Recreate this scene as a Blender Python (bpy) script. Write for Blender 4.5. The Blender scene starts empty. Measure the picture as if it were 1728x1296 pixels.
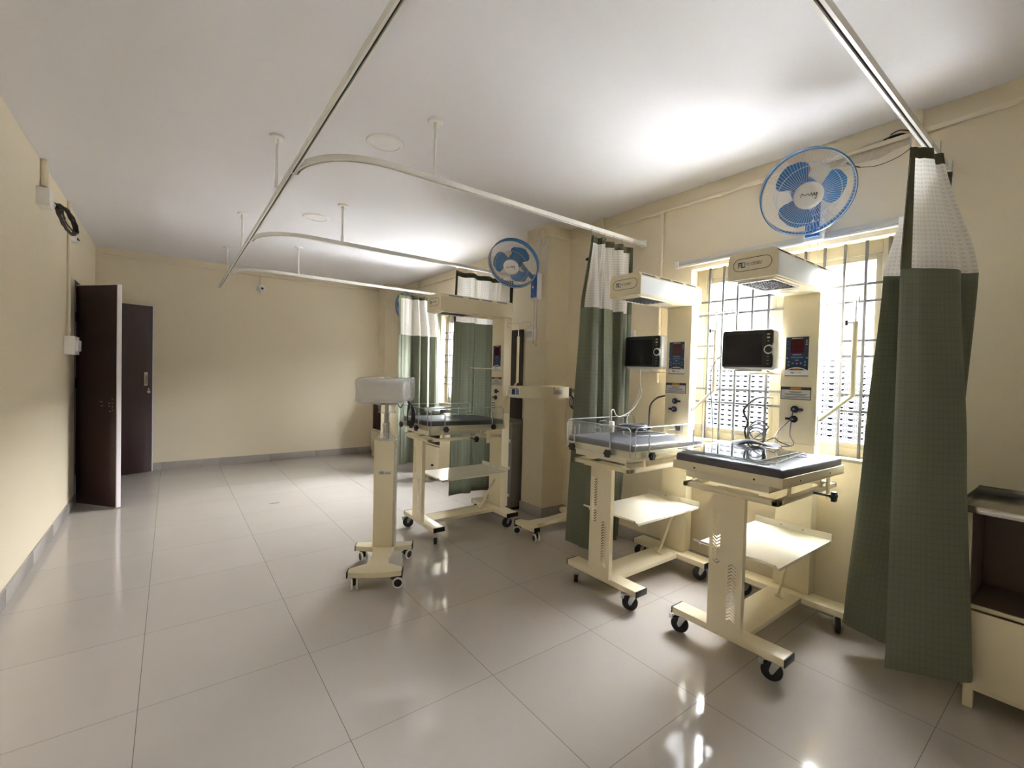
import bpy, bmesh, math, random
from mathutils import Vector, Matrix
from mathutils.geometry import tessellate_polygon
random.seed(7)
PI = math.pi
sc = bpy.context.scene
COL = sc.collection

# ------------------------------------------------------------------ materials
def new_mat(name):
    m = bpy.data.materials.new(name); m.use_nodes = True
    nt = m.node_tree; nt.nodes.clear()
    out = nt.nodes.new('ShaderNodeOutputMaterial')
    return m, nt, out
def N(nt, typ, **kw):
    n = nt.nodes.new(typ)
    for k, v in kw.items():
        if k.startswith('i_'):
            n.inputs[k[2:].replace('_', ' ')].default_value = v
        else:
            setattr(n, k, v)
    return n
def L(nt, a, b): nt.links.new(a, b)
def rgba(c): return (c[0], c[1], c[2], 1.0)
def math_n(nt, op, a, b=None, c=None):
    n = nt.nodes.new('ShaderNodeMath'); n.operation = op
    for i, v in enumerate((a, b, c)):
        if v is None: continue
        if isinstance(v, (int, float)): n.inputs[i].default_value = v
        else: L(nt, v, n.inputs[i])
    return n.outputs[0]

def paint(name, col, rough=0.5, metal=0.0, var=0.04, scale=6.0, bump=0.0, bscale=180.0, coat=0.0, spec=0.5):
    m, nt, out = new_mat(name)
    p = N(nt, 'ShaderNodeBsdfPrincipled')
    p.inputs['Roughness'].default_value = rough
    p.inputs['Metallic'].default_value = metal
    p.inputs['Specular IOR Level'].default_value = spec
    p.inputs['Coat Weight'].default_value = coat
    tc = N(nt, 'ShaderNodeTexCoord')
    nz = N(nt, 'ShaderNodeTexNoise'); nz.inputs['Scale'].default_value = scale; nz.inputs['Detail'].default_value = 3
    L(nt, tc.outputs['Object'], nz.inputs['Vector'])
    mx = N(nt, 'ShaderNodeMix', data_type='RGBA')
    mx.inputs[6].default_value = rgba([c * (1 - var) for c in col])
    mx.inputs[7].default_value = rgba([min(1, c * (1 + var)) for c in col])
    L(nt, nz.outputs[0], mx.inputs[0])
    L(nt, mx.outputs[2], p.inputs['Base Color'])
    if bump > 0:
        n2 = N(nt, 'ShaderNodeTexNoise'); n2.inputs['Scale'].default_value = bscale
        L(nt, tc.outputs['Object'], n2.inputs['Vector'])
        b = N(nt, 'ShaderNodeBump'); b.inputs['Strength'].default_value = bump; b.inputs['Distance'].default_value = 0.002
        L(nt, n2.outputs[0], b.inputs['Height']); L(nt, b.outputs[0], p.inputs['Normal'])
    L(nt, p.outputs[0], out.inputs[0])
    return m

M = {}
M['wall'] = paint('cream wall paint', (0.81, 0.722, 0.545), 0.55, var=0.02, scale=2, bump=0.10, bscale=90)
M['ceiling'] = paint('ceiling paint', (0.83, 0.825, 0.855), 0.7, var=0.015, scale=1.5, bump=0.06, bscale=70)
M['conduit'] = paint('painted conduit', (0.81, 0.73, 0.575), 0.4)
M['skirting'] = paint('skirting tile', (0.42, 0.39, 0.36), 0.18, var=0.06, scale=10)
M['cream'] = paint('cream powder coat', (0.81, 0.725, 0.52), 0.32, var=0.015)
M['cream_w'] = paint('pale cream sheet', (0.86, 0.82, 0.70), 0.22, var=0.015)
M['white'] = paint('white plastic', (0.85, 0.84, 0.82), 0.4)
M['rail'] = paint('white rail enamel', (0.86, 0.85, 0.80), 0.3)
M['black'] = paint('black plastic', (0.012, 0.012, 0.013), 0.45)
M['rubber'] = paint('black rubber', (0.015, 0.015, 0.016), 0.6)
M['chrome'] = paint('zinc plate', (0.55, 0.56, 0.57), 0.28, metal=1.0, var=0.08, scale=25)
M['steel'] = paint('stainless steel', (0.50, 0.49, 0.48), 0.22, metal=1.0, var=0.05, scale=9)
M['mattress'] = paint('dark grey vinyl', (0.080, 0.080, 0.098), 0.42, var=0.05, scale=12, bump=0.2, bscale=60)
M['brown_in'] = paint('dark brown laminate', (0.16, 0.11, 0.085), 0.5)
M['screen'] = paint('monitor glass', (0.018, 0.016, 0.022), 0.12)
M['bezel'] = paint('monitor bezel', (0.010, 0.010, 0.012), 0.3)
M['grey_lbl'] = paint('pale grey label', (0.62, 0.60, 0.56), 0.5)
M['ink'] = paint('dark print', (0.03, 0.027, 0.03), 0.5)
M['frame'] = paint('cream window frame paint', (0.40, 0.36, 0.26), 0.5)
M['grill'] = paint('grey window bar paint', (0.085, 0.09, 0.095), 0.5)
M['bluefilm'] = paint('white protective film', (0.80, 0.84, 0.88), 0.18)
M['orange'] = paint('orange print', (0.62, 0.26, 0.03), 0.5)
M['red'] = paint('unlit red display', (0.085, 0.008, 0.014), 0.2)
M['navy'] = paint('navy panel print', (0.014, 0.018, 0.045), 0.3)
M['blue_led'] = paint('blue key print', (0.10, 0.22, 0.40), 0.4)
M['logo_blue'] = paint('logo blue', (0.16, 0.30, 0.40), 0.5)
M['fan_blue'] = paint('fan blue plastic', (0.06, 0.20, 0.46), 0.25, var=0.02)
M['fan_navy'] = paint('fan bracket blue', (0.03, 0.14, 0.45), 0.3, var=0.02)
M['fan_blade'] = paint('fan blade blue', (0.06, 0.24, 0.56), 0.22, var=0.03)
M['wire_blue'] = paint('guard wire', (0.62, 0.66, 0.70), 0.4)
M['blueplug'] = paint('dark blue plug', (0.015, 0.022, 0.055), 0.4)
M['cable_b'] = paint('black cable', (0.012, 0.012, 0.013), 0.5)
M['cable_brown'] = paint('brown cable', (0.035, 0.02, 0.014), 0.5)
M['cable_g'] = paint('grey cable', (0.42, 0.43, 0.42), 0.5)
M['cable_dg'] = paint('dark grey cable', (0.11, 0.12, 0.14), 0.5)
M['tape_green'] = paint('green curtain tape', (0.095, 0.10, 0.055), 0.85)
M['cabinet_grey'] = paint('grey steel cabinet', (0.22, 0.205, 0.19), 0.4)
M['dark_panel'] = paint('dark brown board', (0.075, 0.058, 0.045), 0.55)
M['hole'] = paint('dark cavity', (0.02, 0.012, 0.01), 0.9)
M['plaster'] = paint('broken plaster', (0.62, 0.55, 0.42), 0.9, var=0.15, scale=60, bump=0.6)
M['door_edge'] = paint('door edge white', (0.80, 0.76, 0.80), 0.4)
M['brass'] = paint('satin handle steel', (0.62, 0.55, 0.42), 0.3, metal=1.0)
M['cuff'] = paint('blue grey cuff fabric', (0.075, 0.085, 0.11), 0.7, bump=0.4, bscale=250)
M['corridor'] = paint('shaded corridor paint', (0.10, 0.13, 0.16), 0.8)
M['outground'] = paint('pale concrete yard', (0.26, 0.26, 0.257), 0.9, var=0.08, scale=0.4)
M['dark_blocker'] = paint('near black blocker', (0.007, 0.0073, 0.0078), 0.9, var=0.10, scale=0.7)  # near black so the window glass looks less bright
M['lightlens'] = paint('downlight diffuser', (0.88, 0.87, 0.88), 0.5)

def door_mat():
    m, nt, out = new_mat('dark mahogany laminate')
    p = N(nt, 'ShaderNodeBsdfPrincipled'); p.inputs['Roughness'].default_value = 0.32
    tc = N(nt, 'ShaderNodeTexCoord'); mp = N(nt, 'ShaderNodeMapping'); mp.inputs['Scale'].default_value = (30, 30, 1.2)
    nz = N(nt, 'ShaderNodeTexNoise'); nz.inputs['Scale'].default_value = 1.5; nz.inputs['Detail'].default_value = 6
    L(nt, tc.outputs['Object'], mp.inputs[0]); L(nt, mp.outputs[0], nz.inputs['Vector'])
    mx = N(nt, 'ShaderNodeMix', data_type='RGBA')
    mx.inputs[6].default_value = (0.022, 0.008, 0.009, 1); mx.inputs[7].default_value = (0.05, 0.02, 0.02, 1)
    L(nt, nz.outputs[0], mx.inputs[0]); L(nt, mx.outputs[2], p.inputs['Base Color'])
    L(nt, p.outputs[0], out.inputs[0]); return m
M['door'] = door_mat()

def floor_mat():
    m, nt, out = new_mat('polished vitrified tile')
    p = N(nt, 'ShaderNodeBsdfPrincipled')
    g = N(nt, 'ShaderNodeNewGeometry'); sx = N(nt, 'ShaderNodeSeparateXYZ'); L(nt, g.outputs['Position'], sx.inputs[0])
    def line(o, off, pitch, w):
        a = math_n(nt, 'SUBTRACT', o, off)
        f = math_n(nt, 'PINGPONG', a, pitch / 2)      # 0 at every joint
        f = math_n(nt, 'ABSOLUTE', f)
        return math_n(nt, 'LESS_THAN', f, w)
    lx = line(sx.outputs[0], -0.098, 0.6515, 0.0011)
    ly = line(sx.outputs[1], 1.036, 0.6485, 0.0009)
    j = math_n(nt, 'MAXIMUM', lx, ly)
    # per tile shade
    cx = math_n(nt, 'FLOOR', math_n(nt, 'DIVIDE', math_n(nt, 'SUBTRACT', sx.outputs[0], -0.098), 0.6515))
    cy = math_n(nt, 'FLOOR', math_n(nt, 'DIVIDE', math_n(nt, 'SUBTRACT', sx.outputs[1], 1.036), 0.6485))
    cb = N(nt, 'ShaderNodeCombineXYZ'); L(nt, cx, cb.inputs[0]); L(nt, cy, cb.inputs[1])
    wn = N(nt, 'ShaderNodeTexWhiteNoise'); L(nt, cb.outputs[0], wn.inputs['Vector'])
    nz = N(nt, 'ShaderNodeTexNoise'); nz.inputs['Scale'].default_value = 2.2; nz.inputs['Detail'].default_value = 5
    L(nt, g.outputs['Position'], nz.inputs['Vector'])
    f = math_n(nt, 'ADD', math_n(nt, 'MULTIPLY', wn.outputs[0], 0.25), math_n(nt, 'MULTIPLY', nz.outputs[0], 0.7))
    mx = N(nt, 'ShaderNodeMix', data_type='RGBA')
    mx.inputs[6].default_value = (0.46, 0.425, 0.385, 1); mx.inputs[7].default_value = (0.54, 0.50, 0.46, 1)
    L(nt, f, mx.inputs[0])
    m2 = N(nt, 'ShaderNodeMix', data_type='RGBA'); L(nt, j, m2.inputs[0]); L(nt, mx.outputs[2], m2.inputs[6])
    m2.inputs[7].default_value = (0.15, 0.13, 0.11, 1)
    L(nt, m2.outputs[2], p.inputs['Base Color'])
    p.inputs['Roughness'].default_value = 0.07
    p.inputs['Specular IOR Level'].default_value = 0.5
    b = N(nt, 'ShaderNodeBump'); b.inputs['Strength'].default_value = 0.02; b.inputs['Distance'].default_value = 0.01
    n3 = N(nt, 'ShaderNodeTexNoise'); n3.inputs['Scale'].default_value = 3.0; L(nt, g.outputs['Position'], n3.inputs['Vector'])
    L(nt, n3.outputs[0], b.inputs['Height']); L(nt, b.outputs[0], p.inputs['Normal'])
    L(nt, p.outputs[0], out.inputs[0]); return m
M['floor'] = floor_mat()

def glass_clear(name='clear acrylic'):
    m, nt, out = new_mat(name)
    tr = N(nt, 'ShaderNodeBsdfTransparent'); tr.inputs[0].default_value = (0.95, 0.97, 0.97, 1)
    gl = N(nt, 'ShaderNodeBsdfGlossy'); gl.inputs['Roughness'].default_value = 0.04
    lw = N(nt, 'ShaderNodeLayerWeight'); lw.inputs[0].default_value = 0.5
    fr = math_n(nt, 'ADD', math_n(nt, 'MULTIPLY', math_n(nt, 'POWER', lw.outputs['Facing'], 3.5), 0.9), 0.04)
    mx = N(nt, 'ShaderNodeMixShader')
    L(nt, fr, mx.inputs[0]); L(nt, tr.outputs[0], mx.inputs[1]); L(nt, gl.outputs[0], mx.inputs[2])
    L(nt, mx.outputs[0], out.inputs[0]); return m
M['acrylic'] = glass_clear()
def edge_acrylic():
    m, nt, out = new_mat('acrylic cut edge')
    tr = N(nt, 'ShaderNodeBsdfTransparent'); tr.inputs[0].default_value = (0.9, 0.93, 0.93, 1)
    d = N(nt, 'ShaderNodeBsdfPrincipled'); d.inputs['Base Color'].default_value = (0.75, 0.78, 0.78, 1); d.inputs['Roughness'].default_value = 0.15
    mx = N(nt, 'ShaderNodeMixShader'); mx.inputs[0].default_value = 0.65
    L(nt, tr.outputs[0], mx.inputs[1]); L(nt, d.outputs[0], mx.inputs[2]); L(nt, mx.outputs[0], out.inputs[0]); return m
M['acrylic_edge'] = edge_acrylic()
def film():
    m, nt, out = new_mat('crinkled plastic film')
    tr = N(nt, 'ShaderNodeBsdfTransparent'); tr.inputs[0].default_value = (0.97, 0.97, 0.97, 1)
    df = N(nt, 'ShaderNodeBsdfDiffuse'); df.inputs[0].default_value = (0.88, 0.88, 0.88, 1)
    gl = N(nt, 'ShaderNodeBsdfGlossy'); gl.inputs['Roughness'].default_value = 0.08
    tc = N(nt, 'ShaderNodeTexCoord'); nz = N(nt, 'ShaderNodeTexNoise'); nz.inputs['Scale'].default_value = 22; nz.inputs['Detail'].default_value = 3
    nz.inputs['Distortion'].default_value = 1.0
    L(nt, tc.outputs['Object'], nz.inputs['Vector'])
    b = N(nt, 'ShaderNodeBump'); b.inputs['Strength'].default_value = 1.0; b.inputs['Distance'].default_value = 0.006
    L(nt, nz.outputs[0], b.inputs['Height']); L(nt, b.outputs[0], gl.inputs['Normal'])
    m1 = N(nt, 'ShaderNodeMixShader'); m1.inputs[0].default_value = 0.10; L(nt, tr.outputs[0], m1.inputs[1]); L(nt, df.outputs[0], m1.inputs[2])
    m2 = N(nt, 'ShaderNodeMixShader'); m2.inputs[0].default_value = 0.16; L(nt, m1.outputs[0], m2.inputs[1]); L(nt, gl.outputs[0], m2.inputs[2])
    L(nt, m2.outputs[0], out.inputs[0]); return m
M['film'] = film()
M['clearpane'] = glass_clear('clear window glass')

def pane_mat():
    """pressed patterned window glass: rows of round lenses"""
    m, nt, out = new_mat('pressed pattern glass')
    g = N(nt, 'ShaderNodeNewGeometry'); sx = N(nt, 'ShaderNodeSeparateXYZ'); L(nt, g.outputs['Position'], sx.inputs[0])
    PY_, PZ_ = 0.053, 0.036
    def lattice(oy, oz):
        a = math_n(nt, 'SUBTRACT', math_n(nt, 'FRACT', math_n(nt, 'DIVIDE', math_n(nt, 'ADD', sx.outputs[1], 10 + oy), PY_)), 0.5)
        b = math_n(nt, 'SUBTRACT', math_n(nt, 'FRACT', math_n(nt, 'DIVIDE', math_n(nt, 'ADD', sx.outputs[2], 10 + oz), PZ_)), 0.5)
        d = math_n(nt, 'SQRT', math_n(nt, 'ADD', math_n(nt, 'MULTIPLY', a, a), math_n(nt, 'MULTIPLY', b, b)))
        return a, b, d
    a, b, d = lattice(0, 0)
    ring = math_n(nt, 'LESS_THAN', math_n(nt, 'ABSOLUTE', math_n(nt, 'SUBTRACT', d, 0.43)), 0.05)
    dot = math_n(nt, 'MULTIPLY', math_n(nt, 'LESS_THAN', d, 0.27), math_n(nt, 'LESS_THAN', b, 0.06))
    pat = math_n(nt, 'MAXIMUM', math_n(nt, 'MULTIPLY', ring, 0.6), dot)
    fade = N(nt, 'ShaderNodeMapRange'); L(nt, sx.outputs[2], fade.inputs[0]); fade.inputs[1].default_value = 1.72; fade.inputs[2].default_value = 1.38   # pattern painted out towards the top, as bright glare would wash it out
    pat = math_n(nt, 'MULTIPLY', pat, fade.outputs[0])
    c = N(nt, 'ShaderNodeMix', data_type='RGBA'); L(nt, pat, c.inputs[0])
    c.inputs[6].default_value = (0.90, 0.915, 0.94, 1); c.inputs[7].default_value = (0.07, 0.078, 0.09, 1)
    tr = N(nt, 'ShaderNodeBsdfTransparent'); L(nt, c.outputs[2], tr.inputs[0])
    tl = N(nt, 'ShaderNodeBsdfTranslucent'); L(nt, c.outputs[2], tl.inputs[0])
    mx = N(nt, 'ShaderNodeMixShader'); mx.inputs[0].default_value = 0.006
    L(nt, tr.outputs[0], mx.inputs[1]); L(nt, tl.outputs[0], mx.inputs[2]); L(nt, mx.outputs[0], out.inputs[0]); return m
M['pane'] = pane_mat()

def cloth_mat(name, col, kind):
    """UV in metres: u along the cloth, v = height"""
    m, nt, out = new_mat(name)
    uv = N(nt, 'ShaderNodeTexCoord'); sx = N(nt, 'ShaderNodeSeparateXYZ'); L(nt, uv.outputs['UV'], sx.inputs[0])
    def saw(o, p): return math_n(nt, 'ABSOLUTE', math_n(nt, 'SUBTRACT', math_n(nt, 'FRACT', math_n(nt, 'DIVIDE', o, p)), 0.5))
    p = N(nt, 'ShaderNodeBsdfPrincipled'); p.inputs['Roughness'].default_value = 0.8
    p.inputs['Sheen Weight'].default_value = 0.25
    tl = N(nt, 'ShaderNodeBsdfTranslucent')
    if kind == 'waffle':
        u = saw(sx.outputs[0], 0.021); v = saw(sx.outputs[1], 0.030)
        h = math_n(nt, 'MAXIMUM', math_n(nt, 'GREATER_THAN', u, 0.36), math_n(nt, 'GREATER_THAN', v, 0.38))
        nz = N(nt, 'ShaderNodeTexNoise'); nz.inputs['Scale'].default_value = 220; L(nt, uv.outputs['UV'], nz.inputs['Vector'])
        mixf = math_n(nt, 'ADD', math_n(nt, 'MULTIPLY', h, 0.55), math_n(nt, 'MULTIPLY', nz.outputs[0], 0.4))
        mx = N(nt, 'ShaderNodeMix', data_type='RGBA'); L(nt, mixf, mx.inputs[0])
        mx.inputs[6].default_value = rgba(col); mx.inputs[7].default_value = rgba([c * 0.80 for c in col])
        L(nt, mx.outputs[2], p.inputs['Base Color']); L(nt, mx.outputs[2], tl.inputs[0])
        b = N(nt, 'ShaderNodeBump'); b.inputs['Strength'].default_value = 0.5; b.inputs['Distance'].default_value = 0.002
        L(nt, mixf, b.inputs['Height']); L(nt, b.outputs[0], p.inputs['Normal'])
        s = N(nt, 'ShaderNodeMixShader'); s.inputs[0].default_value = 0.24
        L(nt, p.outputs[0], s.inputs[1]); L(nt, tl.outputs[0], s.inputs[2]); L(nt, s.outputs[0], out.inputs[0])
    else:
        p.inputs['Base Color'].default_value = rgba(col); tl.inputs[0].default_value = rgba(col)
        s = N(nt, 'ShaderNodeMixShader'); s.inputs[0].default_value = 0.45
        L(nt, p.outputs[0], s.inputs[1]); L(nt, tl.outputs[0], s.inputs[2])
        u = saw(sx.outputs[0], 0.026); v = saw(sx.outputs[1], 0.020)
        hole = math_n(nt, 'MULTIPLY', math_n(nt, 'LESS_THAN', u, 0.30), math_n(nt, 'LESS_THAN', v, 0.27))
        hole = math_n(nt, 'MULTIPLY', hole, 0.16)
        tr = N(nt, 'ShaderNodeBsdfTransparent')
        s2 = N(nt, 'ShaderNodeMixShader'); L(nt, hole, s2.inputs[0])
        L(nt, s.outputs[0], s2.inputs[1]); L(nt, tr.outputs[0], s2.inputs[2]); L(nt, s2.outputs[0], out.inputs[0])
    return m
M['green'] = cloth_mat('sage green waffle cloth', (0.178, 0.194, 0.136), 'waffle')
M['net'] = cloth_mat('white curtain netting', (0.82, 0.80, 0.76), 'net')

# ------------------------------------------------------------------ mesh builder
def frame_from(z, x=None):
    z = Vector(z).normalized()
    x = Vector(x) if x is not None else (Vector((1, 0, 0)) if abs(z.x) < 0.9 else Vector((0, 1, 0)))
    x = (x - z * x.dot(z)).normalized(); y = z.cross(x)
    return Matrix((x, y, z)).transposed()
def mat4(R3, t): 
    m = R3.to_4x4(); m.translation = Vector(t); return m

class MB:
    def __init__(s): s.v = []; s.f = []; s.m = []; s.uv = {}
    def add(s, verts, faces, mat=0, T=None, uvs=None):
        b = len(s.v)
        for q in verts:
            q = Vector(q); s.v.append(T @ q if T is not None else q)
        for fi, f in enumerate(faces):
            if uvs is not None: s.uv[len(s.f)] = uvs[fi]
            s.f.append([b + i for i in f]); s.m.append(mat)
        return s
    def box(s, x0, x1, y0, y1, z0, z1, bev=0.0, mat=0, T=None, seg=2):
        if x0 > x1: x0, x1 = x1, x0
        if y0 > y1: y0, y1 = y1, y0
        if z0 > z1: z0, z1 = z1, z0
        v = [(x0,y0,z0),(x1,y0,z0),(x1,y1,z0),(x0,y1,z0),(x0,y0,z1),(x1,y0,z1),(x1,y1,z1),(x0,y1,z1)]
        f = [(0,3,2,1),(4,5,6,7),(0,1,5,4),(1,2,6,5),(2,3,7,6),(3,0,4,7)]
        if bev <= 0: return s.add(v, f, mat, T)
        bm = bmesh.new(); vs = [bm.verts.new(q) for q in v]
        for q in f: bm.faces.new([vs[i] for i in q])
        bmesh.ops.bevel(bm, geom=list(bm.edges), offset=bev, segments=seg, affect='EDGES', profile=0.5)
        bm.verts.index_update()
        vv = [tuple(q.co) for q in bm.verts]; ff = [[q.index for q in fc.verts] for fc in bm.faces]; bm.free()
        return s.add(vv, ff, mat, T)
    def cyl(s, p0, p1, r0, r1=None, n=16, mat=0, T=None, cap=True):
        r1 = r0 if r1 is None else r1
        p0 = Vector(p0); p1 = Vector(p1); R = frame_from(p1 - p0)
        v = []; f = []
        for p, r in ((p0, r0), (p1, r1)):
            for i in range(n):
                a = 2 * PI * i / n; v.append(p + R @ Vector((r * math.cos(a), r * math.sin(a), 0)))
        for i in range(n): f.append((i, (i + 1) % n, n + (i + 1) % n, n + i))
        if cap: f.append(tuple(range(n))[::-1]); f.append(tuple(range(n, 2 * n)))
        return s.add(v, f, mat, T)
    def lathe(s, prof, n=24, mat=0, T=None, close=False):
        v = []; f = []; k = len(prof)
        for r, z in prof:
            for i in range(n):
                a = 2 * PI * i / n; v.append((r * math.cos(a), r * math.sin(a), z))
        for j in range(k if close else k - 1):
            j2 = (j + 1) % k
            for i in range(n): f.append((j * n + i, j * n + (i + 1) % n, j2 * n + (i + 1) % n, j2 * n + i))
        if not close:
            f.append(tuple(range(n))[::-1]); f.append(tuple(range((k - 1) * n, k * n)))
        return s.add(v, f, mat, T)
    def tube(s, path, r, n=8, closed=False, mat=0, T=None):
        P = [Vector(p) for p in path]; k = len(P); v = []; f = []
        up = None
        for i in range(k):
            if closed: t = P[(i + 1) % k] - P[i - 1]
            else: t = P[min(i + 1, k - 1)] - P[max(i - 1, 0)]
            if t.length < 1e-9: t = Vector((0, 0, 1))
            t.normalize()
            if up is None: up = frame_from(t).col[0].copy()
            up = up - t * up.dot(t)
            if up.length < 1e-6: up = frame_from(t).col[0].copy()
            up.normalize(); w = t.cross(up)
            for j in range(n):
                a = 2 * PI * j / n; v.append(P[i] + r * (up * math.cos(a) + w * math.sin(a)))
        for i in range(k if closed else k - 1):
            i2 = (i + 1) % k
            for j in range(n): f.append((i * n + j, i * n + (j + 1) % n, i2 * n + (j + 1) % n, i2 * n + j))
        if not closed: f.append(tuple(range(n))[::-1]); f.append(tuple(range((k - 1) * n, k * n)))
        return s.add(v, f, mat, T)
    def prism(s, poly, z0, z1, mat=0, T=None):
        n = len(poly)
        v = [(p[0], p[1], z0) for p in poly] + [(p[0], p[1], z1) for p in poly]
        f = [tuple(range(n))[::-1], tuple(range(n, 2 * n))] + [(i, (i + 1) % n, n + (i + 1) % n, n + i) for i in range(n)]
        return s.add(v, f, mat, T)
    def holed(s, outer, holes, z0, z1, mat=0, T=None):
        loops = [[Vector((p[0], p[1], 0)) for p in lp] for lp in [outer] + holes]
        tris = tessellate_polygon(loops); flat = [p for lp in loops for p in lp]; n = len(flat)
        v = [(p.x, p.y, z0) for p in flat] + [(p.x, p.y, z1) for p in flat]
        f = [tuple(t) for t in tris] + [tuple(n + i for i in t)[::-1] for t in tris]
        b = 0
        for lp in loops:
            k = len(lp)
            for i in range(k): f.append((b + i, b + (i + 1) % k, n + b + (i + 1) % k, n + b + i))
            b += k
        return s.add(v, f, mat, T)
    def sphere(s, c, r, n=16, mat=0, T=None, sc3=(1, 1, 1)):
        pr = [(max(r * math.sin(PI * i / (n // 2)), 1e-4), -r * math.cos(PI * i / (n // 2))) for i in range(n // 2 + 1)]
        Tm = Matrix.Translation(Vector(c)) @ Matrix.Diagonal((*sc3, 1))
        return s.lathe(pr, n, mat, (T @ Tm) if T is not None else Tm)
    def text(s, body, size, T, mat=0, ext=0.0004, sx=1.0, align='CENTER'):
        cu = bpy.data.curves.new('t', 'FONT'); cu.body = body; cu.size = size; cu.extrude = ext
        cu.align_x = align; cu.align_y = 'CENTER'; cu.resolution_u = 3
        o = bpy.data.objects.new('t', cu); COL.objects.link(o)
        dg = bpy.context.evaluated_depsgraph_get(); dg.update()
        me = bpy.data.meshes.new_from_object(o.evaluated_get(dg))
        vv = [(p.co.x * sx, p.co.y, p.co.z) for p in me.vertices]; ff = [list(p.vertices) for p in me.polygons]
        bpy.data.objects.remove(o); bpy.data.curves.remove(cu); bpy.data.meshes.remove(me)
        return s.add(vv, ff, mat, T)
    def build(s, name, mats, parent=None, smooth=35, loc=None):
        if not isinstance(mats, (list, tuple)): mats = [mats]
        me = bpy.data.meshes.new(name)
        v = s.v
        if loc is not None: v = [q - Vector(loc) for q in v]
        me.from_pydata([tuple(q) for q in v], [], s.f)
        for m in mats: me.materials.append(m)
        me.polygons.foreach_set('material_index', s.m)
        if s.uv:
            uvl = me.uv_layers.new(name='UVMap')
            for pi, p in enumerate(me.polygons):
                u = s.uv.get(pi)
                if u:
                    for li, q in zip(p.loop_indices, u): uvl.data[li].uv = q
        bm = bmesh.new(); bm.from_mesh(me)
        if not s.uv: bmesh.ops.recalc_face_normals(bm, faces=bm.faces)
        bm.to_mesh(me); bm.free()
        if smooth:
            me.polygons.foreach_set('use_smooth', [True] * len(me.polygons))
            me.set_sharp_from_angle(angle=math.radians(smooth))
        o = bpy.data.objects.new(name, me); COL.objects.link(o)
        if loc is not None: o.location = loc
        if parent is not None: o.parent = parent
        return o

def tag(o, label, cat, group=None, kind=None):
    o['label'] = label; o['category'] = cat
    if group: o['group'] = group
    if kind: o['kind'] = kind
    return o
def struct(o, label=None):
    o['kind'] = 'structure'
    if label: o['label'] = label
    return o
def thing(name, label, cat, loc, rz=0.0, group=None):
    o = bpy.data.objects.new(name, None); COL.objects.link(o)
    o.empty_display_size = 0.05; o.location = loc; o.rotation_euler = (0, 0, rz)
    return tag(o, label, cat, group)
def catmull(P, n=8, closed=False):
    P = [Vector(p) for p in P]; out = []; k = len(P)
    rng = range(k) if closed else range(k - 1)
    for i in rng:
        if closed: a, b, c, d = P[i - 1], P[i], P[(i + 1) % k], P[(i + 2) % k]
        else: a, b, c, d = P[max(i - 1, 0)], P[i], P[i + 1], P[min(i + 2, k - 1)]
        for j in range(n):
            t = j / n
            out.append(0.5 * ((2 * b) + (c - a) * t + (2 * a - 5 * b + 4 * c - d) * t * t + (3 * b - a - 3 * c + d) * t ** 3))
    if not closed: out.append(P[-1])
    return out

# ------------------------------------------------------------------ camera
F, W_, H_ = 763.299, 1728, 1296
yaw, pit, rol = 0.646491758, -0.0219978299, 0.0258302318
fw = Vector((math.sin(yaw) * math.cos(pit), math.cos(yaw) * math.cos(pit), math.sin(pit)))
rt = Vector((math.cos(yaw), -math.sin(yaw), 0)); up = rt.cross(fw)
r2 = rt * math.cos(rol) + up * math.sin(rol); u2 = -rt * math.sin(rol) + up * math.cos(rol)
cam = bpy.data.cameras.new('camera'); co = bpy.data.objects.new('camera', cam); COL.objects.link(co)
cam.sensor_width = 36; cam.lens = 36 * F / W_; cam.clip_start = 0.02
co.matrix_world = mat4(Matrix((r2, u2, -fw)).transposed(), (0, 0, 1.4))
sc.camera = co

# ------------------------------------------------------------------ room
XL, XR, YF, YB, ZC, TW = -0.755, 3.17, 7.62, -3.4, 2.85, 0.22
WINS = [(0.74, 1.96), (4.74, 5.96), (-2.4, -2.0)]; WZ0, WZ1 = 0.95, 2.23
b = MB(); b.box(-2.6, XR + TW, YB - TW, YF + TW, -0.12, 0.0); struct(b.build('floor', M['floor'], smooth=0), 'polished greige floor tiles with thin dark joints')
b = MB(); b.box(-2.6, XR + TW, YB - TW, YF + TW, ZC, ZC + 0.15); struct(b.build('ceiling', M['ceiling'], smooth=0), 'plain white ceiling')
b = MB(); b.box(-2.6, XR + TW, YF, YF + TW, 0, ZC); struct(b.build('wall_far', M['wall'], smooth=0))
b = MB(); b.box(-2.6, XR + TW, YB - TW, YB, 0, ZC); struct(b.build('wall_back', M['wall'], smooth=0))
b = MB()
DY0, DY1, DZ = 6.17, 7.40, 2.16
b.box(XL - 0.15, XL, YB, DY0, 0, ZC); b.box(XL - 0.15, XL, DY1, YF, 0, ZC); b.box(XL - 0.15, XL, DY0, DY1, DZ, ZC)
struct(b.build('wall_left', M['wall'], smooth=0))
b = MB()
ys = [YB] + [y for w in sorted(WINS) for y in w] + [YF]
for i in range(0, len(ys), 2): b.box(XR, XR + TW, ys[i], ys[i + 1], 0, ZC)
for y0, y1 in WINS: b.box(XR, XR + TW, y0, y1, 0, WZ0); b.box(XR, XR + TW, y0, y1, WZ1, ZC)
struct(b.build('wall_right', M['wall'], smooth=0))
# wall closing the space behind the open door
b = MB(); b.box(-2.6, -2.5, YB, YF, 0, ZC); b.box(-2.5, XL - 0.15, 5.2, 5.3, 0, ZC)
struct(b.build('wall_corridor', M['corridor'], smooth=0))
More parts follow.
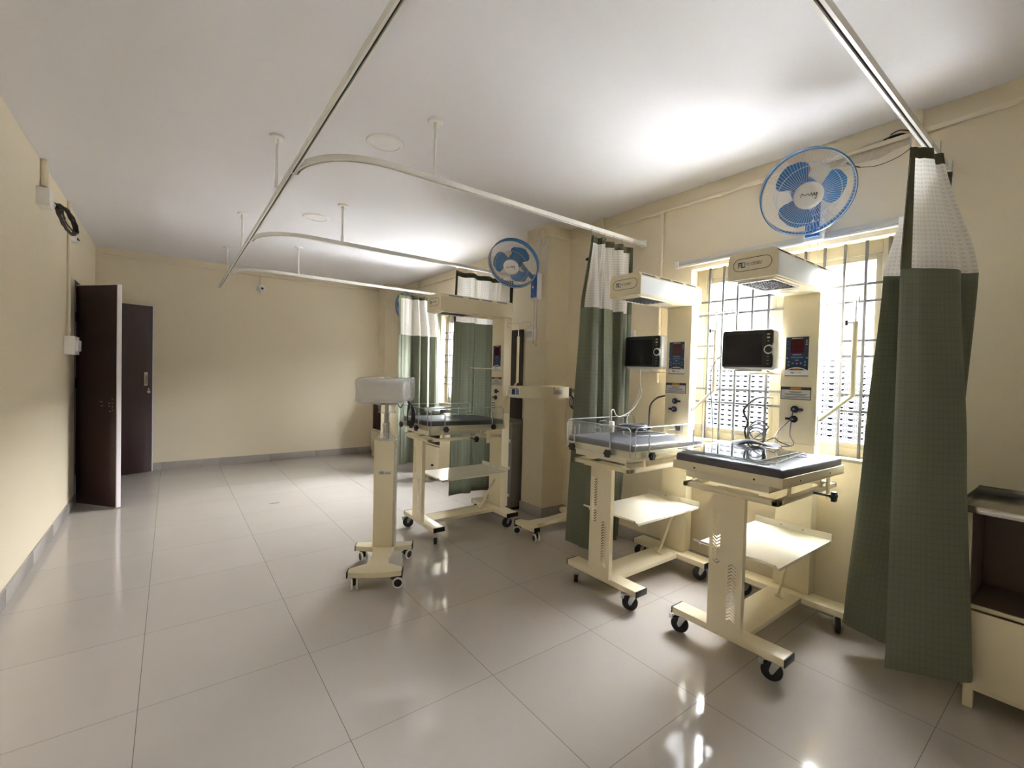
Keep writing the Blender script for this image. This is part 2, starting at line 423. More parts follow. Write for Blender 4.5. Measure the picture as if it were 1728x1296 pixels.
# projecting pillars on the window wall
PX, PY0, PY1 = 2.885, 3.30, 3.62
b = MB(); b.box(PX, XR, PY0, PY1, 0, ZC); struct(b.build('wall_pillar', M['wall'], smooth=0), 'square cream pillar between the two windows')
b = MB(); b.box(2.85, XR, 7.33, YF, 0, ZC); struct(b.build('wall_corner_pillar', M['wall'], smooth=0), 'cream pillar in the far right corner')
# skirting
def skirt(name, pts, th=0.012, h=0.10):
    b = MB()
    for (x0, x1, y0, y1) in pts: b.box(x0, x1, y0, y1, 0, h, 0.002)
    struct(b.build(name, M['skirting']))
skirt('baseboard_left', [(XL, XL + .012, y, min(y + 0.648, DY0 - .02)) for y in [YB + 0.02 + 0.65 * i for i in range(15)] if y < DY0 - .1])
skirt('baseboard_far', [(x, min(x + 0.6495, 2.84), YF - .012, YF) for x in [-0.098 - .65 + 0.6515 * i for i in range(6)] if x < 2.8])
skirt('baseboard_right', [(XR - .012, XR, YB, PY0), (XR - .012, XR, PY1, 7.33), (PX - .012, XR, PY0 - .012, PY0), (PX - .012, PX, PY0, PY1 + .012),
                          (PX, XR, PY1, PY1 + .012), (2.838, 2.85, 7.318, YF - .012), (2.85, XR, 7.318, 7.33)])

# ------------------------------------------------------------------ windows
def window(idx, y0, y1, label, leaves):
    root = bpy.data.objects.new('window_%d' % idx, None); COL.objects.link(root); root.location = (XR, (y0 + y1) / 2, WZ0)
    struct(root, label); o = Vector(root.location)
    def loc(mb, name, mats, sm=35, par=None):
        mb.v = [q - o for q in mb.v]; return mb.build(name, mats, par or root, smooth=sm)
    b = MB(); xf0, xf1 = XR + 0.085, XR + 0.135                       # frame depth
    b.box(xf0, xf1, y0, y0 + .075, WZ0, WZ1, .003); b.box(xf0, xf1, y1 - .075, y1, WZ0, WZ1, .003)
    b.box(xf0, xf1, y0 + .075, y1 - .075, WZ0, WZ0 + .055, .003); b.box(xf0, xf1, y0 + .075, y1 - .075, WZ1 - .075, WZ1, .003)
    for i in range(1, leaves):
        ym = y0 + .075 + (y1 - y0 - .15) * i / leaves; b.box(xf0, xf1, ym - .03, ym + .03, WZ0 + .05, WZ1 - .07, .003)
    loc(b, 'frame', M['frame'])
    b = MB()
    for i in range(leaves):
        a = y0 + .075 + (y1 - y0 - .15) * i / leaves + (.03 if i else 0); c = y0 + .075 + (y1 - y0 - .15) * (i + 1) / leaves - (.03 if i < leaves - 1 else 0)
        b.box(xf0 + .008, xf1 - .004, a, a + .03, WZ0 + .055, WZ1 - .075, .002); b.box(xf0 + .008, xf1 - .004, c - .03, c, WZ0 + .055, WZ1 - .075, .002)
        b.box(xf0 + .008, xf1 - .004, a + .03, c - .03, WZ0 + .055, WZ0 + .09, .002); b.box(xf0 + .008, xf1 - .004, a + .03, c - .03, WZ1 - .11, WZ1 - .075, .002)
    loc(b, 'sash', M['frame'])
    for i in range(leaves):
        a = y0 + .1 + (y1 - y0 - .15) * i / leaves + (.03 if i else 0); c = y0 + .05 + (y1 - y0 - .15) * (i + 1) / leaves - (.03 if i < leaves - 1 else 0)
        g = MB(); g.box(xf0 + .028, xf0 + .033, a, c, WZ0 + .085, WZ1 - .105); loc(g, 'pane', M['pane'] if idx < 3 else M['clearpane'], 0)
    b = MB(); b.box(XR - .012, xf0, y0 - .02, y1 + .02, WZ0 - .015, WZ0 + .004, .003); loc(b, 'sill', M['frame'])
    g = MB(); xg = XR + .062
    for i in range(int((y1 - y0) / .1065) + 1):
        yv = y1 - .118 - .1065 * i
        if yv > y0 + .02: g.box(xg - .006, xg + .006, yv - .007, yv + .007, WZ0 + .004, WZ1, .0015)
    for z in (1.98, 1.88, 1.65, 1.556, 1.328, 1.23):
        g.box(xg + .005, xg + .013, y0, y1, z - .007, z + .007)
    loc(g, 'grill', M['grill'], 30)
    return root
window(1, *WINS[0], 'barred window of patterned glass behind the two nearest warmers', 2)
window(2, *WINS[1], 'farther barred window behind the far warmer', 2)
window(3, *WINS[2], 'barred window behind the camera', 1)  # out of view, added to let fill daylight into the room

# ------------------------------------------------------------------ doors
def door_leaf(n, hinge, free, label, handle=False):
    h = Vector((*hinge, 0)); d = Vector((*free, 0)) - h; w = d.length; ang = math.atan2(d.y, d.x)
    root = bpy.data.objects.new('door_%d' % n, None); COL.objects.link(root); root.location = h; root.rotation_euler = (0, 0, ang); struct(root, label)
    b = MB(); b.box(0.004, w - .012, -.018, .018, .012, 2.155, .001); b.build('leaf', M['door'], root)
    b = MB(); b.box(w - .012, w, -.019, .019, .012, 2.158, .001); b.box(0.004, w, -.019, .019, 2.155, 2.161, .001); b.build('edge_strip', M['door_edge'], root)
    b = MB()
    for z in (.35, 1.2, 1.85): b.cyl((0, -.024, z - .05), (0, -.024, z + .05), .009); b.box(-.002, .03, -.021, -.0185, z - .05, z + .05)
    b.build('hinge', M['black'], root)
    if handle:
        b = MB(); x = w - .08
        b.box(x - .018, x + .018, -.024, -.018, 1.13, 1.30, .002); b.tube(catmull([(x, -.02, 1.15), (x, -.055, 1.165), (x, -.06, 1.215), (x, -.055, 1.265), (x, -.02, 1.28)], 6), .008)
        b.build('pull_handle', M['brass'], root)
        b = MB(); b.cyl((x + .03, -.018, 1.05), (x + .03, -.028, 1.05), .018, n=20); b.cyl((x + .03, -.028, 1.05), (x + .03, -.033, 1.05), .009)
        b.cyl((x + .03, -.018, 1.085), (x + .03, -.024, 1.085), .010); b.build('lock_escutcheon', M['brass'], root)
    else:
        b = MB()
        for (u, z, l) in ((.10, 1.02, .018), (.10, .99, .014), (.06, 1.02, .01), (.06, .985, .012), (.09, .94, .02), (.06, 1.06, .012), (.20, 1.03, .03), (.19, 0.99, .022), (.055, .955, .008)):
            b.box(w - u - l / 2, w - u + l / 2, -.0187, -.0180, z - .004, z + .003)
        b.build('scuff_mark', M['brass'], root)
    return root
door_leaf(1, (XL + .02, 6.16), (-.395, 5.752), 'nearer dark brown door leaf standing open on the left wall')
door_leaf(2, (XL + .02, 7.375), (-.185, 7.526), 'farther dark brown door leaf with a pull handle, open against the far wall', True)
b = MB()
b.box(XL - .15, XL + .004, DY0 - .05, DY0, 0, DZ + .05, .003); b.box(XL - .15, XL + .004, DY1, DY1 + .05, 0, DZ + .05, .003); b.box(XL - .15, XL + .004, DY0, DY1, DZ, DZ + .05, .003)
struct(b.build('trim_1', M['door']), 'dark door frame in the left wall')

# ------------------------------------------------------------------ curtain rails
RZ = 2.5
def rail_profile(mb, path, w=.030, h=.030):
    P = [Vector(p) for p in path]; v = []; f = []; k = len(P)
    prof = [(-w/2, 0), (-w/2, h), (w/2, h), (w/2, 0), (w/2 - .010, 0), (w/2 - .010, .010), (-w/2 + .010, .010), (-w/2 + .010, 0)]
    n = len(prof)
    for i in range(k):
        t = (P[min(i + 1, k - 1)] - P[max(i - 1, 0)]).normalized(); s = Vector((t.y, -t.x, 0))
        for (a, z) in prof: v.append(P[i] + s * a + Vector((0, 0, z)))
    for i in range(k - 1):
        for j in range(n): f.append((i * n + j, i * n + (j + 1) % n, (i + 1) * n + (j + 1) % n, (i + 1) * n + j))
    f.append(tuple(range(n))); f.append(tuple(range((k - 1) * n, k * n))[::-1])
    mb.add(v, f)
    # dark running slot
    v = []; f = []
    for i in range(k):
        t = (P[min(i + 1, k - 1)] - P[max(i - 1, 0)]).normalized(); s = Vector((t.y, -t.x, 0))
        for a, z in ((-.0049, .0095), (.0049, .0095)): v.append(P[i] + s * a + Vector((0, 0, z)))
    for i in range(k - 1): f.append((2 * i, 2 * i + 1, 2 * i + 3, 2 * i + 2))
    mb.add(v, f, 1)
def rods(root, pts):
    o = Vector(root.location)
    for x, y in pts:
        b = MB(); p = Vector((x, y, 0)) - Vector((o.x, o.y, 0)); z0 = RZ + .03 - o.z; z1 = ZC - o.z
        b.cyl((p.x, p.y, z0), (p.x, p.y, z1 - .012), .0075); b.cyl((p.x, p.y, z0), (p.x, p.y, z0 + .05), .011)
        b.cyl((p.x, p.y, z1 - .05), (p.x, p.y, z1 - .012), .012); b.lathe([(.038, z1 - .014), (.042, z1 - .010), (.042, z1)], 24, T=Matrix.Translation((p.x, p.y, 0)))
        b.build('drop_rod', M['rail'], root)
XM = 0.54
def rail(name, path, label, rodpts, endcap=None):
    o = thing(name, label, 'curtain rail', path[0]); b = MB()
    rail_profile(b, [Vector(p) - Vector(path[0]) for p in path]); b.build('track', [M['rail'], M['black']], o)
    rods(o, rodpts)
    if endcap:
        e = Vector(path[-1]) - Vector(path[0]); b = MB(); b.box(e.x - .004, e.x + .022, e.y - .022, e.y + .022, -.008, .045, .003); b.build('wall_bracket', M['white'], o)
    return o
rail('curtain_rail', [(XM, -2.2, RZ)] + [(XM, y, RZ) for y in (0, 2, 4, 6, 7.59)], 'long white ceiling rail running the length of the room', [(.52, 3.2), (.53, 4.99), (.54, 6.54), (.53, 0.3)])
def branch(yb, ys, x1):
    P = [(XM, ys, RZ)]; r = ys - yb
    for i in range(0, 17):
        a = PI - (PI / 2) * i / 16 * 1.0
        P.append((XM + r + r * math.cos(a) , ys - r * math.sin(PI - a), RZ))
    P = [(XM, ys + .02, RZ)] + P[1:]
    P += [(x, yb, RZ) for x in (1.4, 2.2, x1)]
    P = [(p[0] + .028 * (1 if i else 0) * max(0, 1 - i / 12), p[1], p[2]) for i, p in enumerate(P)]
    return P
rail('curtain_rail', branch(2.40, 2.82, 3.145), 'white rail curving off the long rail to the wall beside the pillar', [(1.21, 2.40)], True)
rail('curtain_rail', branch(4.135, 4.55, 3.145), 'white rail curving off the long rail behind the pillar fan', [(1.2, 4.135)], True)
rail('curtain_rail', branch(5.90, 6.32, 3.145), 'white rail curving off the long rail, farthest from the camera', [(1.21, 5.90)], True)
rail('curtain_rail', [(XM + .03, .55, RZ), (1.4, .55, RZ), (2.2, .55, RZ), (3.145, .55, RZ)], 'straight white rail overhead at top right, ending above the big curtain', [(1.0, .55)], True)

# ------------------------------------------------------------------ curtains
def curtain(label, levels, zb, lead_band=True, nu=10, wob=0.006, seed=1, hooks=None, headband=.05, tail_band=True):
    """levels: [(z, [plan points])] from top to bottom, equal point counts"""
    rnd = random.Random(seed)
    cols = []
    for z, pts in levels: cols.append((z, catmull([(p[0], p[1], 0) for p in pts], nu)))
    nc = len(cols[0][1])
    wv = [rnd.uniform(-1, 1) for _ in range(nc)]
    u = [0.0]; mid = cols[len(cols) // 2][1]
    for i in range(1, nc): u.append(u[-1] + max((mid[i] - mid[i - 1]).length, (cols[-1][1][i] - cols[-1][1][i - 1]).length))
    def at(i, z):
        for k in range(len(cols) - 1):
            za, zb_ = cols[k][0], cols[k + 1][0]
            if za >= z >= zb_ - 1e-6:
                t = (za - z) / (za - zb_); t = t * t * (3 - 2 * t) * .5 + t * .5
                return cols[k][1][i].lerp(cols[k + 1][1][i], t)
        return cols[-1][1][i].copy()
    def pt(i, z):
        p = at(i, z); q = p + Vector((wv[i] * wob, wv[(i * 3) % nc] * wob, 0)); return Vector((q.x, q.y, z))
    zt = levels[0][0]; z0 = levels[-1][0]
    orig = Vector((cols[-1][1][0].x, cols[-1][1][0].y, z0))
    root = thing('curtain', label, 'curtain', orig, 0, 'ward curtains')
    def sheet(z_hi, z_lo, i0, i1, nz, off=0.0):
        b = MB(); v = []; f = []; uvs = []
        zs = [z_hi + (z_lo - z_hi) * k / nz for k in range(nz + 1)]
        ns = i1 - i0 + 1
        for z in zs:
            for i in range(i0, i1 + 1):
                p = pt(i, z)
                if off:
                    t = (pt(min(i + 1, nc - 1), z) - pt(max(i - 1, 0), z)); t.z = 0; t.normalize(); p = p + Vector((t.y, -t.x, 0)) * off
                v.append(p - orig)
        for k in range(nz):
            for i in range(ns - 1):
                f.append((k * ns + i, k * ns + i + 1, (k + 1) * ns + i + 1, (k + 1) * ns + i))
                uvs.append([(u[i0 + i], zs[k]), (u[i0 + i + 1], zs[k]), (u[i0 + i + 1], zs[k + 1]), (u[i0 + i], zs[k + 1])])
        b.add(v, f, 0, None, uvs); return b
    sheet(zt - headband, zb, 0, nc - 1, 14).build('net_top', M['net'], root, smooth=80)
    sheet(zb, z0, 0, nc - 1, 30).build('cloth_panel', M['green'], root, smooth=80)
    hb = sheet(zt, zt - headband, 0, nc - 1, 2); ob = hb.build('header_tape', M['tape_green'], root, smooth=80)
    sm = ob.modifiers.new('thick', 'SOLIDIFY'); sm.thickness = .003; sm.offset = 0
    def edge(i_from, i_to):
        for off in (.002, -.002):
            s_ = sheet(zt, zb - .005, i_from, i_to, 16, off)
            yield s_
    k = next(i for i in range(nc) if u[i] >= .028 or i == nc - 1)
    if lead_band:
        bb = MB()
        for s_ in edge(0, max(1, k)): bb.add(s_.v, s_.f)
        bb.build('edge_band', M['tape_green'], root, smooth=80)
    k2 = max(i for i in range(nc) if u[-1] - u[i] >= .028)
    if tail_band:
        bb = MB()
        for s_ in edge(min(k2, nc - 2), nc - 1): bb.add(s_.v, s_.f)
        bb.build('edge_band', M['tape_green'], root, smooth=80)
    # bottom hem
    bb = MB()
    for off in (.0018, -.0018):
        s_ = sheet(z0 + .05, z0, 0, nc - 1, 1, off); bb.add(s_.v, s_.f, 0, None, [s_.uv[q] for q in range(len(s_.f))])
    bb.build('bottom_hem', M['green'], root, smooth=80)
    # hooks up to the rail
    nh = hooks or 7
    for h in range(nh):
        b = MB()
        i = int((nc - 1) * h / (nh - 1)); p = pt(i, zt - .012) - orig
        b.tube(catmull([p + Vector((0, 0, -.012)), p + Vector((.006, 0, .0)), p + Vector((0, 0, .02)), p + Vector((-.004, 0, .045)), p + Vector((0, 0, RZ - zt + .022))], 5), .0022, 6)
        b.build('hook', M['chrome'], root)
    return root
curtain('tall green curtain with netted top hanging in the right foreground', [
    (2.455, [(2.62, .575), (2.71, .515), (2.76, .535), (2.80, .50), (2.84, .56), (2.88, .60), (2.95, .545), (3.02, .56), (3.08, .51)]),
    (1.90, [(2.50, .565), (2.70, .415), (2.79, .43), (2.84, .375), (2.77, .52), (2.65, .655), (2.80, .64), (2.95, .60), (3.06, .53)]),
    (1.10, [(2.51, .565), (2.70, .365), (2.80, .42), (2.86, .41), (2.80, .52), (2.72, .72), (2.86, .70), (2.97, .63), (3.07, .55)]),
    (0.15, [(2.52, .563), (2.70, .318), (2.79, .40), (2.86, .43), (2.76, .60), (2.81, .80), (2.90, .74), (2.98, .66), (3.08, .56)])],
    1.90, seed=3, nu=9, wob=.004)
curtain('green curtain with netted top hanging beside the middle warmer', [
    (2.455, [(2.50, 2.37), (2.60, 2.40), (2.63, 2.36), (2.70, 2.42), (2.76, 2.38), (2.80, 2.43), (2.86, 2.38), (2.92, 2.42), (3.00, 2.39)]),
    (1.90, [(2.40, 2.37), (2.50, 2.28), (2.53, 2.36), (2.58, 2.29), (2.68, 2.31), (2.74, 2.40), (2.79, 2.30), (2.84, 2.38), (2.94, 2.34)]),
    (1.00, [(2.40, 2.42), (2.49, 2.27), (2.55, 2.37), (2.60, 2.28), (2.69, 2.29), (2.73, 2.40), (2.78, 2.30), (2.84, 2.38), (2.94, 2.34)]),
    (0.12, [(2.46, 2.52), (2.47, 2.28), (2.57, 2.38), (2.62, 2.28), (2.70, 2.28), (2.73, 2.40), (2.79, 2.30), (2.83, 2.38), (2.88, 2.36)])],
    1.905, seed=5)
curtain('dark green curtain with netted top hanging behind the far warmer', [
    (2.455, [(2.34, 4.10), (2.46, 4.16), (2.55, 4.10), (2.66, 4.17), (2.76, 4.11), (2.84, 4.17), (2.92, 4.10), (3.0, 4.16), (3.09, 4.12)]),
    (1.93, [(2.32, 4.10), (2.45, 4.13), (2.56, 4.09), (2.62, 4.14), (2.72, 4.12), (2.80, 4.09), (2.86, 4.14), (2.97, 4.10), (3.08, 4.13)]),
    (0.12, [(2.31, 4.10), (2.44, 4.12), (2.55, 4.08), (2.60, 4.15), (2.72, 4.12), (2.80, 4.09), (2.86, 4.14), (2.96, 4.10), (3.07, 4.13)])],
    1.93, seed=8)
curtain('sunlit green curtain with netted top nearest the far wall', [
    (2.455, [(2.47, 5.88), (2.62, 5.90), (2.70, 5.93), (2.74, 5.87), (2.80, 5.93), (2.85, 5.87), (2.92, 5.92), (2.98, 5.86), (3.06, 5.90)]),
    (1.90, [(2.46, 5.84), (2.60, 5.86), (2.70, 5.93), (2.76, 5.82), (2.83, 5.92), (2.89, 5.82), (2.96, 5.90), (3.02, 5.82), (3.10, 5.86)]),
    (0.12, [(2.48, 5.84), (2.60, 5.85), (2.70, 5.93), (2.76, 5.80), (2.84, 5.92), (2.90, 5.80), (2.97, 5.90), (3.03, 5.82), (3.11, 5.86)])],
    1.90, seed=11)

# ------------------------------------------------------------------ radiant warmers
def YZ(x, y, z):       # text / print lying on a face that looks towards -x (reader sees +y on the left)
    return mat4(Matrix(((0, 0, -1), (-1, 0, 0), (0, 1, 0))), (x, y, z))
def stadium(w, h, n=12):
    r = h / 2; P = []
    for i in range(n + 1): a = -PI / 2 + PI * i / n; P.append((w / 2 - r + r * math.cos(a), r * math.sin(a)))
    for i in range(n + 1): a = PI / 2 + PI * i / n; P.append((-w / 2 + r + r * math.cos(a), r * math.sin(a)))
    return P
def logo(b, T, h, dark=0, blue=1, word=True, sx=1.0):
    """square M + D monogram followed by the maker's word; h = monogram height, centred at left end"""
    def bar(x0, x1, y0, y1, mat): b.box(x0 * h * sx, x1 * h * sx, y0 * h, y1 * h, 0, .0008, mat=mat, T=T)
    bar(0, .95, .34, .5, dark); bar(0, .17, -.5, .34, dark); bar(.40, .57, -.34, .34, dark); bar(.78, .95, -.5, .34, dark)
    bar(.95, 1.65, .34, .5, blue); bar(.95, 1.65, -.5, -.34, dark); bar(1.45, 1.65, -.34, .34, blue); bar(1.02, 1.16, -.34, .34, blue)
    if word:
        T2 = T @ Matrix.Translation((1.78 * h * sx, 0, 0))
        b.text('ME', .80 * h, T2, mat=blue, sx=1.05 * sx, align='LEFT'); b.text('DDIEU', .80 * h, T2 @ Matrix.Translation((1.30 * h * sx, 0, 0)), mat=dark, sx=1.05 * sx, align='LEFT')
def star_knob(b, p, d, r=.022, mat=0):
    T = mat4(frame_from(d), p); P = []
    for i in range(36):
        a = 2 * PI * i / 36; rr = r * (1 + .13 * math.cos(6 * a)); P.append((rr * math.cos(a), rr * math.sin(a)))
    b.prism(P, 0, .016, mat, T); b.cyl((0, 0, -.012), (0, 0, 0), .009, n=12, mat=mat, T=T); b.cyl((0, 0, .016), (0, 0, .019), .012, n=12, mat=mat, T=T)
def caster(root, x, y, rz, brake=False, wr=.0465, top=.105):
    T = Matrix.Translation((x, y, 0)) @ Matrix.Rotation(rz, 4, 'Z')
    b = MB(); b.box(-.026, .026, -.022, .022, top - .006, top, .001, T=T); b.cyl((0, 0, top - .018), (0, 0, top - .006), .019, n=16, T=T)
    for s in (-1, 1):
        b.prism([(-.016, top - .016), (.020, top - .016), (.030, wr + .004), (.022, wr - .012), (.012, wr - .008)], -.0012, .0012,
                T=T @ Matrix(((1, 0, 0, 0), (0, 0, -1, s * .0165), (0, 1, 0, 0), (0, 0, 0, 1))))
    b.box(-.017, .021, -.0167, .0167, top - .021, top - .016, T=T)
    b.cyl((.019, -.021, wr), (.019, .021, wr), .005, n=10, T=T)
    if brake:
        b.box(.012, .066, -.013, .013, top - .013, top - .007, .001, T=T); b.box(.054, .074, -.019, .019, top - .034, top - .006, .002, T=T)
    c = b.build('caster', M['chrome'], root)
    w = MB(); Tw = T @ mat4(frame_from((0, 1, 0)), (.019, 0, wr))
    w.lathe([(.012, -.013), (wr - .012, -.013), (wr - .003, -.011), (wr, -.005), (wr, .005), (wr - .003, .011), (wr - .012, .013), (.012, .013)], 28, 0, Tw)
    w.cyl((0, 0, -.0125), (0, 0, .0125), .016, n=16, mat=1, T=Tw)
    w.build('wheel', [M['rubber'], M['cabinet_grey']], c)
def chevrons(y, z0, n, dz, up, w=.020, t=.0085, dr=.016):
    out = []
    s = 1 if up else -1
    for i in range(n):
        z = z0 + dz * i
        out.append([(y - w, z - s * dr), (y - w, z - s * dr + t), (y, z + t), (y + w, z - s * dr + t), (y + w, z - s * dr), (y, z)])
    return out
def warmer(name, label, loc, walls, knob, screws, film=True, ca=(1.9, 1.9, 2.5, -2.78), hx0=.115):
    R = thing(name, label, 'radiant warmer', loc, 0, 'neonatal radiant warmers')
    C = M['cream']
    # --- base
    b = MB(); b.box(-.05, .05, -.285, .285, .105, .14, .003); b.box(.675, .80, -.295, .295, .105, .14, .003)
    b.box(.045, .68, -.085, .10, .108, .138, .003)
    base = b.build('base_frame', C, R)
    b = MB()
    for (x0, x1, y) in ((-.051, .051, .285), (-.051, .051, -.285), (.674, .801, .295), (.674, .801, -.295)):
        s = 1 if y > 0 else -1; e = MB(); e.box(x0, x1, y, y + s * .006, .104, .141, .001); e.build('end_cap', M['black'], base)
    caster(R, -.01, .240, ca[0], True); caster(R, -.01, -.240, ca[1], True); caster(R, .735, .25, ca[2]); caster(R, .735, -.25, ca[3])
    # --- perforated front column
    T = Matrix(((0, 0, 1, 0), (1, 0, 0, 0), (0, 1, 0, 0), (0, 0, 0, 1)))      # local (y,z,x)
    b = MB()
    left = chevrons(.038, .470, 17, .0165, False, .020); right = chevrons(-.044, .225, 17, .0165, True, .021)
    b.holed([(-.095, .14), (.075, .14), (.075, .835), (-.095, .835)], left + right, -.070, -.066, 0, T)
    b.box(-.066, -.040, -.095, -.091, .14, .835); b.box(-.066, -.040, .071, .075, .14, .835)
    b.box(-.110, .06, -.100, .10, .832, .838)
    b.build('perforated_column', C, R, smooth=20)
    # --- rectangular support ring
    b = MB(); x0, x1, y0, y1 = -.10, .62, -.255, .215
    for q in ((x0, x0 + .045, y0, y1), (x1 - .03, x1, y0, y1), (x0, x1, y0, y0 + .03), (x0, x1, y1 - .03, y1)): b.box(*q, .834, .858, .003)
    for q in ((.05, -.24), (.05, .20), (.42, -.24), (.42, .20)): b.box(q[0] - .010, q[0] + .010, q[1] - .006, q[1] + .006, .856, .92)
    b.box(.46, .50, -.262, -.254, .79, .90, .002)
    ring = b.build('support_ring', C, R)
    if knob:
        b = MB(); star_knob(b, (.30, -.335, .846), (0, -1, 0), .024); b.cyl((.30, -.255, .846), (.30, -.33, .846), .006, n=10); b.build('clamp_knob', M['black'], ring)
    # --- tray and mattress, sloping a little towards the column
    tl = Matrix.Translation((-.105, 0, .92)) @ Matrix.Rotation(.016, 4, 'Y') @ Matrix.Translation((.105, 0, -.92))
    b = MB(); b.box(-.06, .54, -.20, .22, .878, .885, .001); b.box(-.06, .54, .20, .22, .880, .918); b.box(-.06, .54, -.20, -.18, .880, .918)
    b.box(-.065, -.055, -.20, .22, .880, .912)
    b.build('cassette_channel', M['cream_w'], R)
    b = MB(); b.box(-.105, .65, -.275, .275, .92, .924, T=tl)
    for q in ((-.105, -.100, -.275, .275), (.645, .65, -.275, .275), (-.105, .65, -.275, -.270), (-.105, .65, .270, .275)): b.box(*q, .92, .966, .001, T=tl)
    tray = b.build('bed_tray', C, R)
    if screws:
        for y in (-.15, .15): b = MB(); b.cyl((-.1055, y, .94), (-.1065, y, .94), .005, n=10, T=tl); b.build('screw_hole', M['ink'], tray)
        for x in (.08, .45): b = MB(); b.cyl((x, -.2755, .94), (x, -.2765, .94), .005, n=10, T=tl); b.build('screw_hole', M['ink'], tray)
    b = MB(); b.box(-.098, .643, -.268, .268, .926, 1.004, .016, T=tl, seg=4); b.build('mattress', M['mattress'], R)
    # --- clear side panels
    def panel(p0, p1, posts, out):
        p0 = Vector(p0); p1 = Vector(p1); d = p1 - p0; w = d.length; d.normalize(); n = Vector(out)
        T = Matrix(((d.x, 0, n.x, p0.x), (d.y, 0, n.y, p0.y), (0, 1, 0, 0), (0, 0, 0, 1)))
        r = .03; z1 = 1.105; z0 = .93; P = [(0, z0), (w, z0)]
        P += [(w - r + r * math.cos(a * PI / 12), z1 - r + r * math.sin(a * PI / 12)) for a in range(7)]
        P += [(r - r * math.sin(a * PI / 12), z1 - r + r * math.cos(a * PI / 12)) for a in range(7)]
        b = MB(); b.prism(P, 0, .005, 0, T)
        pn = b.build('side_panel', M['acrylic'], R, smooth=0)
        b = MB(); b.tube([T @ Vector((x, z, .0025)) for x, z in P[1:] + P[:1]], .0030, 6)
        # hand slot
        xs = w * .5; sl = [(xs - .035, 1.05), (xs + .035, 1.05), (xs + .035, 1.08), (xs - .035, 1.08)]
        b.tube([T @ Vector((x, z, .0025)) for x, z in sl], .0020, 5, closed=True)
        b.build('panel_edge', M['acrylic_edge'], pn)
        for u in posts:
            b = MB(); q = p0 + d * u + n * .011
            b.cyl((q.x, q.y, .935), (q.x, q.y, 1.065), .0045, n=10); b.build('post', M['chrome'], pn)
            b = MB(); star_knob(b, q + Vector((0, 0, .938)) - n * 0.0 + n * .014, n, .023); b.build('clamp_knob', M['black'], pn)
    if 'f' in walls: panel((-.109, .262, 0), (-.109, -.262, 0), (.08, .38), (-1, 0, 0))
    if 'r' in walls: panel((-.09, -.279, 0), (.62, -.279, 0), (.12, .585), (0, -1, 0))
    if 'l' in walls: panel((-.09, .279, 0), (.62, .279, 0), (.12, .585), (0, 1, 0))
    # --- shelf with turned-up ends
    b = MB(); prof = [(.015, .520), (.020, .527), (.028, .524), (.040, .510), (.055, .502), (.075, .500), (.732, .500), (.734, .503), (.734, .533), (.735, .536)]
    pr2 = [(x, z - .003) for x, z in prof[::-1]]; pr2[0] = (.738, .536); pr2[1] = (.738, .533); pr2[2] = (.738, .502)
    b.prism(prof + pr2, -.205, .215, 0, Matrix(((1, 0, 0, 0), (0, 0, 1, 0), (0, 1, 0, 0), (0, 0, 0, 1))))
    b.box(.06, .735, -.205, -.203, .486, .498); b.box(.06, .735, .203, .205, .486, .498)
    for y in (-.06, .06): b.cyl((.734, y, .52), (.728, y, .52), .006, n=8, mat=1)
    b.build('storage_shelf', [M['cream_w'], M['chrome']], R)
    b = MB(); b.box(-.011, .011, -.004, .004, 0, .30, .001, T=Matrix.Translation((.575, 0, .138)) @ Matrix.Rotation(math.atan2(.165, .25), 4, 'Y'))
    b.cyl((.575, -.012, .146), (.575, .012, .146), .008, n=10); b.cyl((.735, -.012, .39), (.735, .012, .39), .006, n=10); b.box(.565, .585, -.03, -.01, .138, .142)
    b.build('shelf_strut', C, R)
    # --- rear column
    cx = .742; b = MB(); b.box(cx, .825, -.098, .10, .14, 1.025, .003); b.box(cx, .825, -.098, .10, 1.027, 1.925, .003); colm = b.build('rear_column', C, R)
    T0 = YZ(cx, .012, 0)
    b = MB(); w, h = .128, .232; zc = 1.553
    def pr(x0, x1, z0, z1, t, mat): b.box(x0, x1, z0, z1, 0, t, mat=mat, T=T0)
    pr(-w/2, w/2, zc - h/2, zc + h/2, .002, 0); pr(-w/2 + .002, w/2 - .002, zc - h/2 + .030, zc + h/2 - .002, .0026, 1)
    pr(-.036, .036, zc + .020, zc + .096, .0031, 2)
    for k in range(2):
        for q in (-.020, 0, .020): 
            zz = zc + .040 + .036 * k
            for (a0, a1, c0, c1) in ((-.006, .006, .011, .013), (-.006, .006, -.001, .001), (-.006, .006, -.013, -.011), (-.007, -.005, -.012, .012), (.005, .007, -.012, .012)): pr(q + a0, q + a1, zz + c0, zz + c1, .0034, 7)
    pr(-.030, .030, zc + .104, zc + .108, .0031, 3); pr(-.024, .024, zc + .006, zc + .009, .0031, 3); pr(-.010, .010, zc - .026, zc - .023, .0031, 3); pr(-.032, .032, zc - .013, zc - .004, .0031, 4)
    for q in (.070, .082, .094): pr(.046, .054, zc + q - .004, zc + q, .0031, 3)
    for q in (.05, .075, .09): pr(-.056, -.046, zc + q - .004, zc + q, .0031, 4)
    for (q, z) in ((-.045, -.036), (-.022, -.044), (0, -.046), (.022, -.044), (.045, -.036), (-.045, -.055), (.045, -.055), (-.054, -.012), (.054, -.012)):
        b.cyl((q, zc + z, 0), (q, zc + z, .0034), .0055, n=10, mat=5, T=T0)
    arc = [(-.060 + .12 * i / 14, zc - .088 + .018 * math.sin(PI * i / 14)) for i in range(15)]
    b.tube([T0 @ Vector((x, z, .003)) for x, z in arc], .0022, 6, mat=0)
    pr(-.022, .022, zc - .080, zc - .073, .0032, 6)
    logo(b, T0 @ Matrix.Translation((-.032, zc - .101, .002)), .011, 3 + 5, 5)
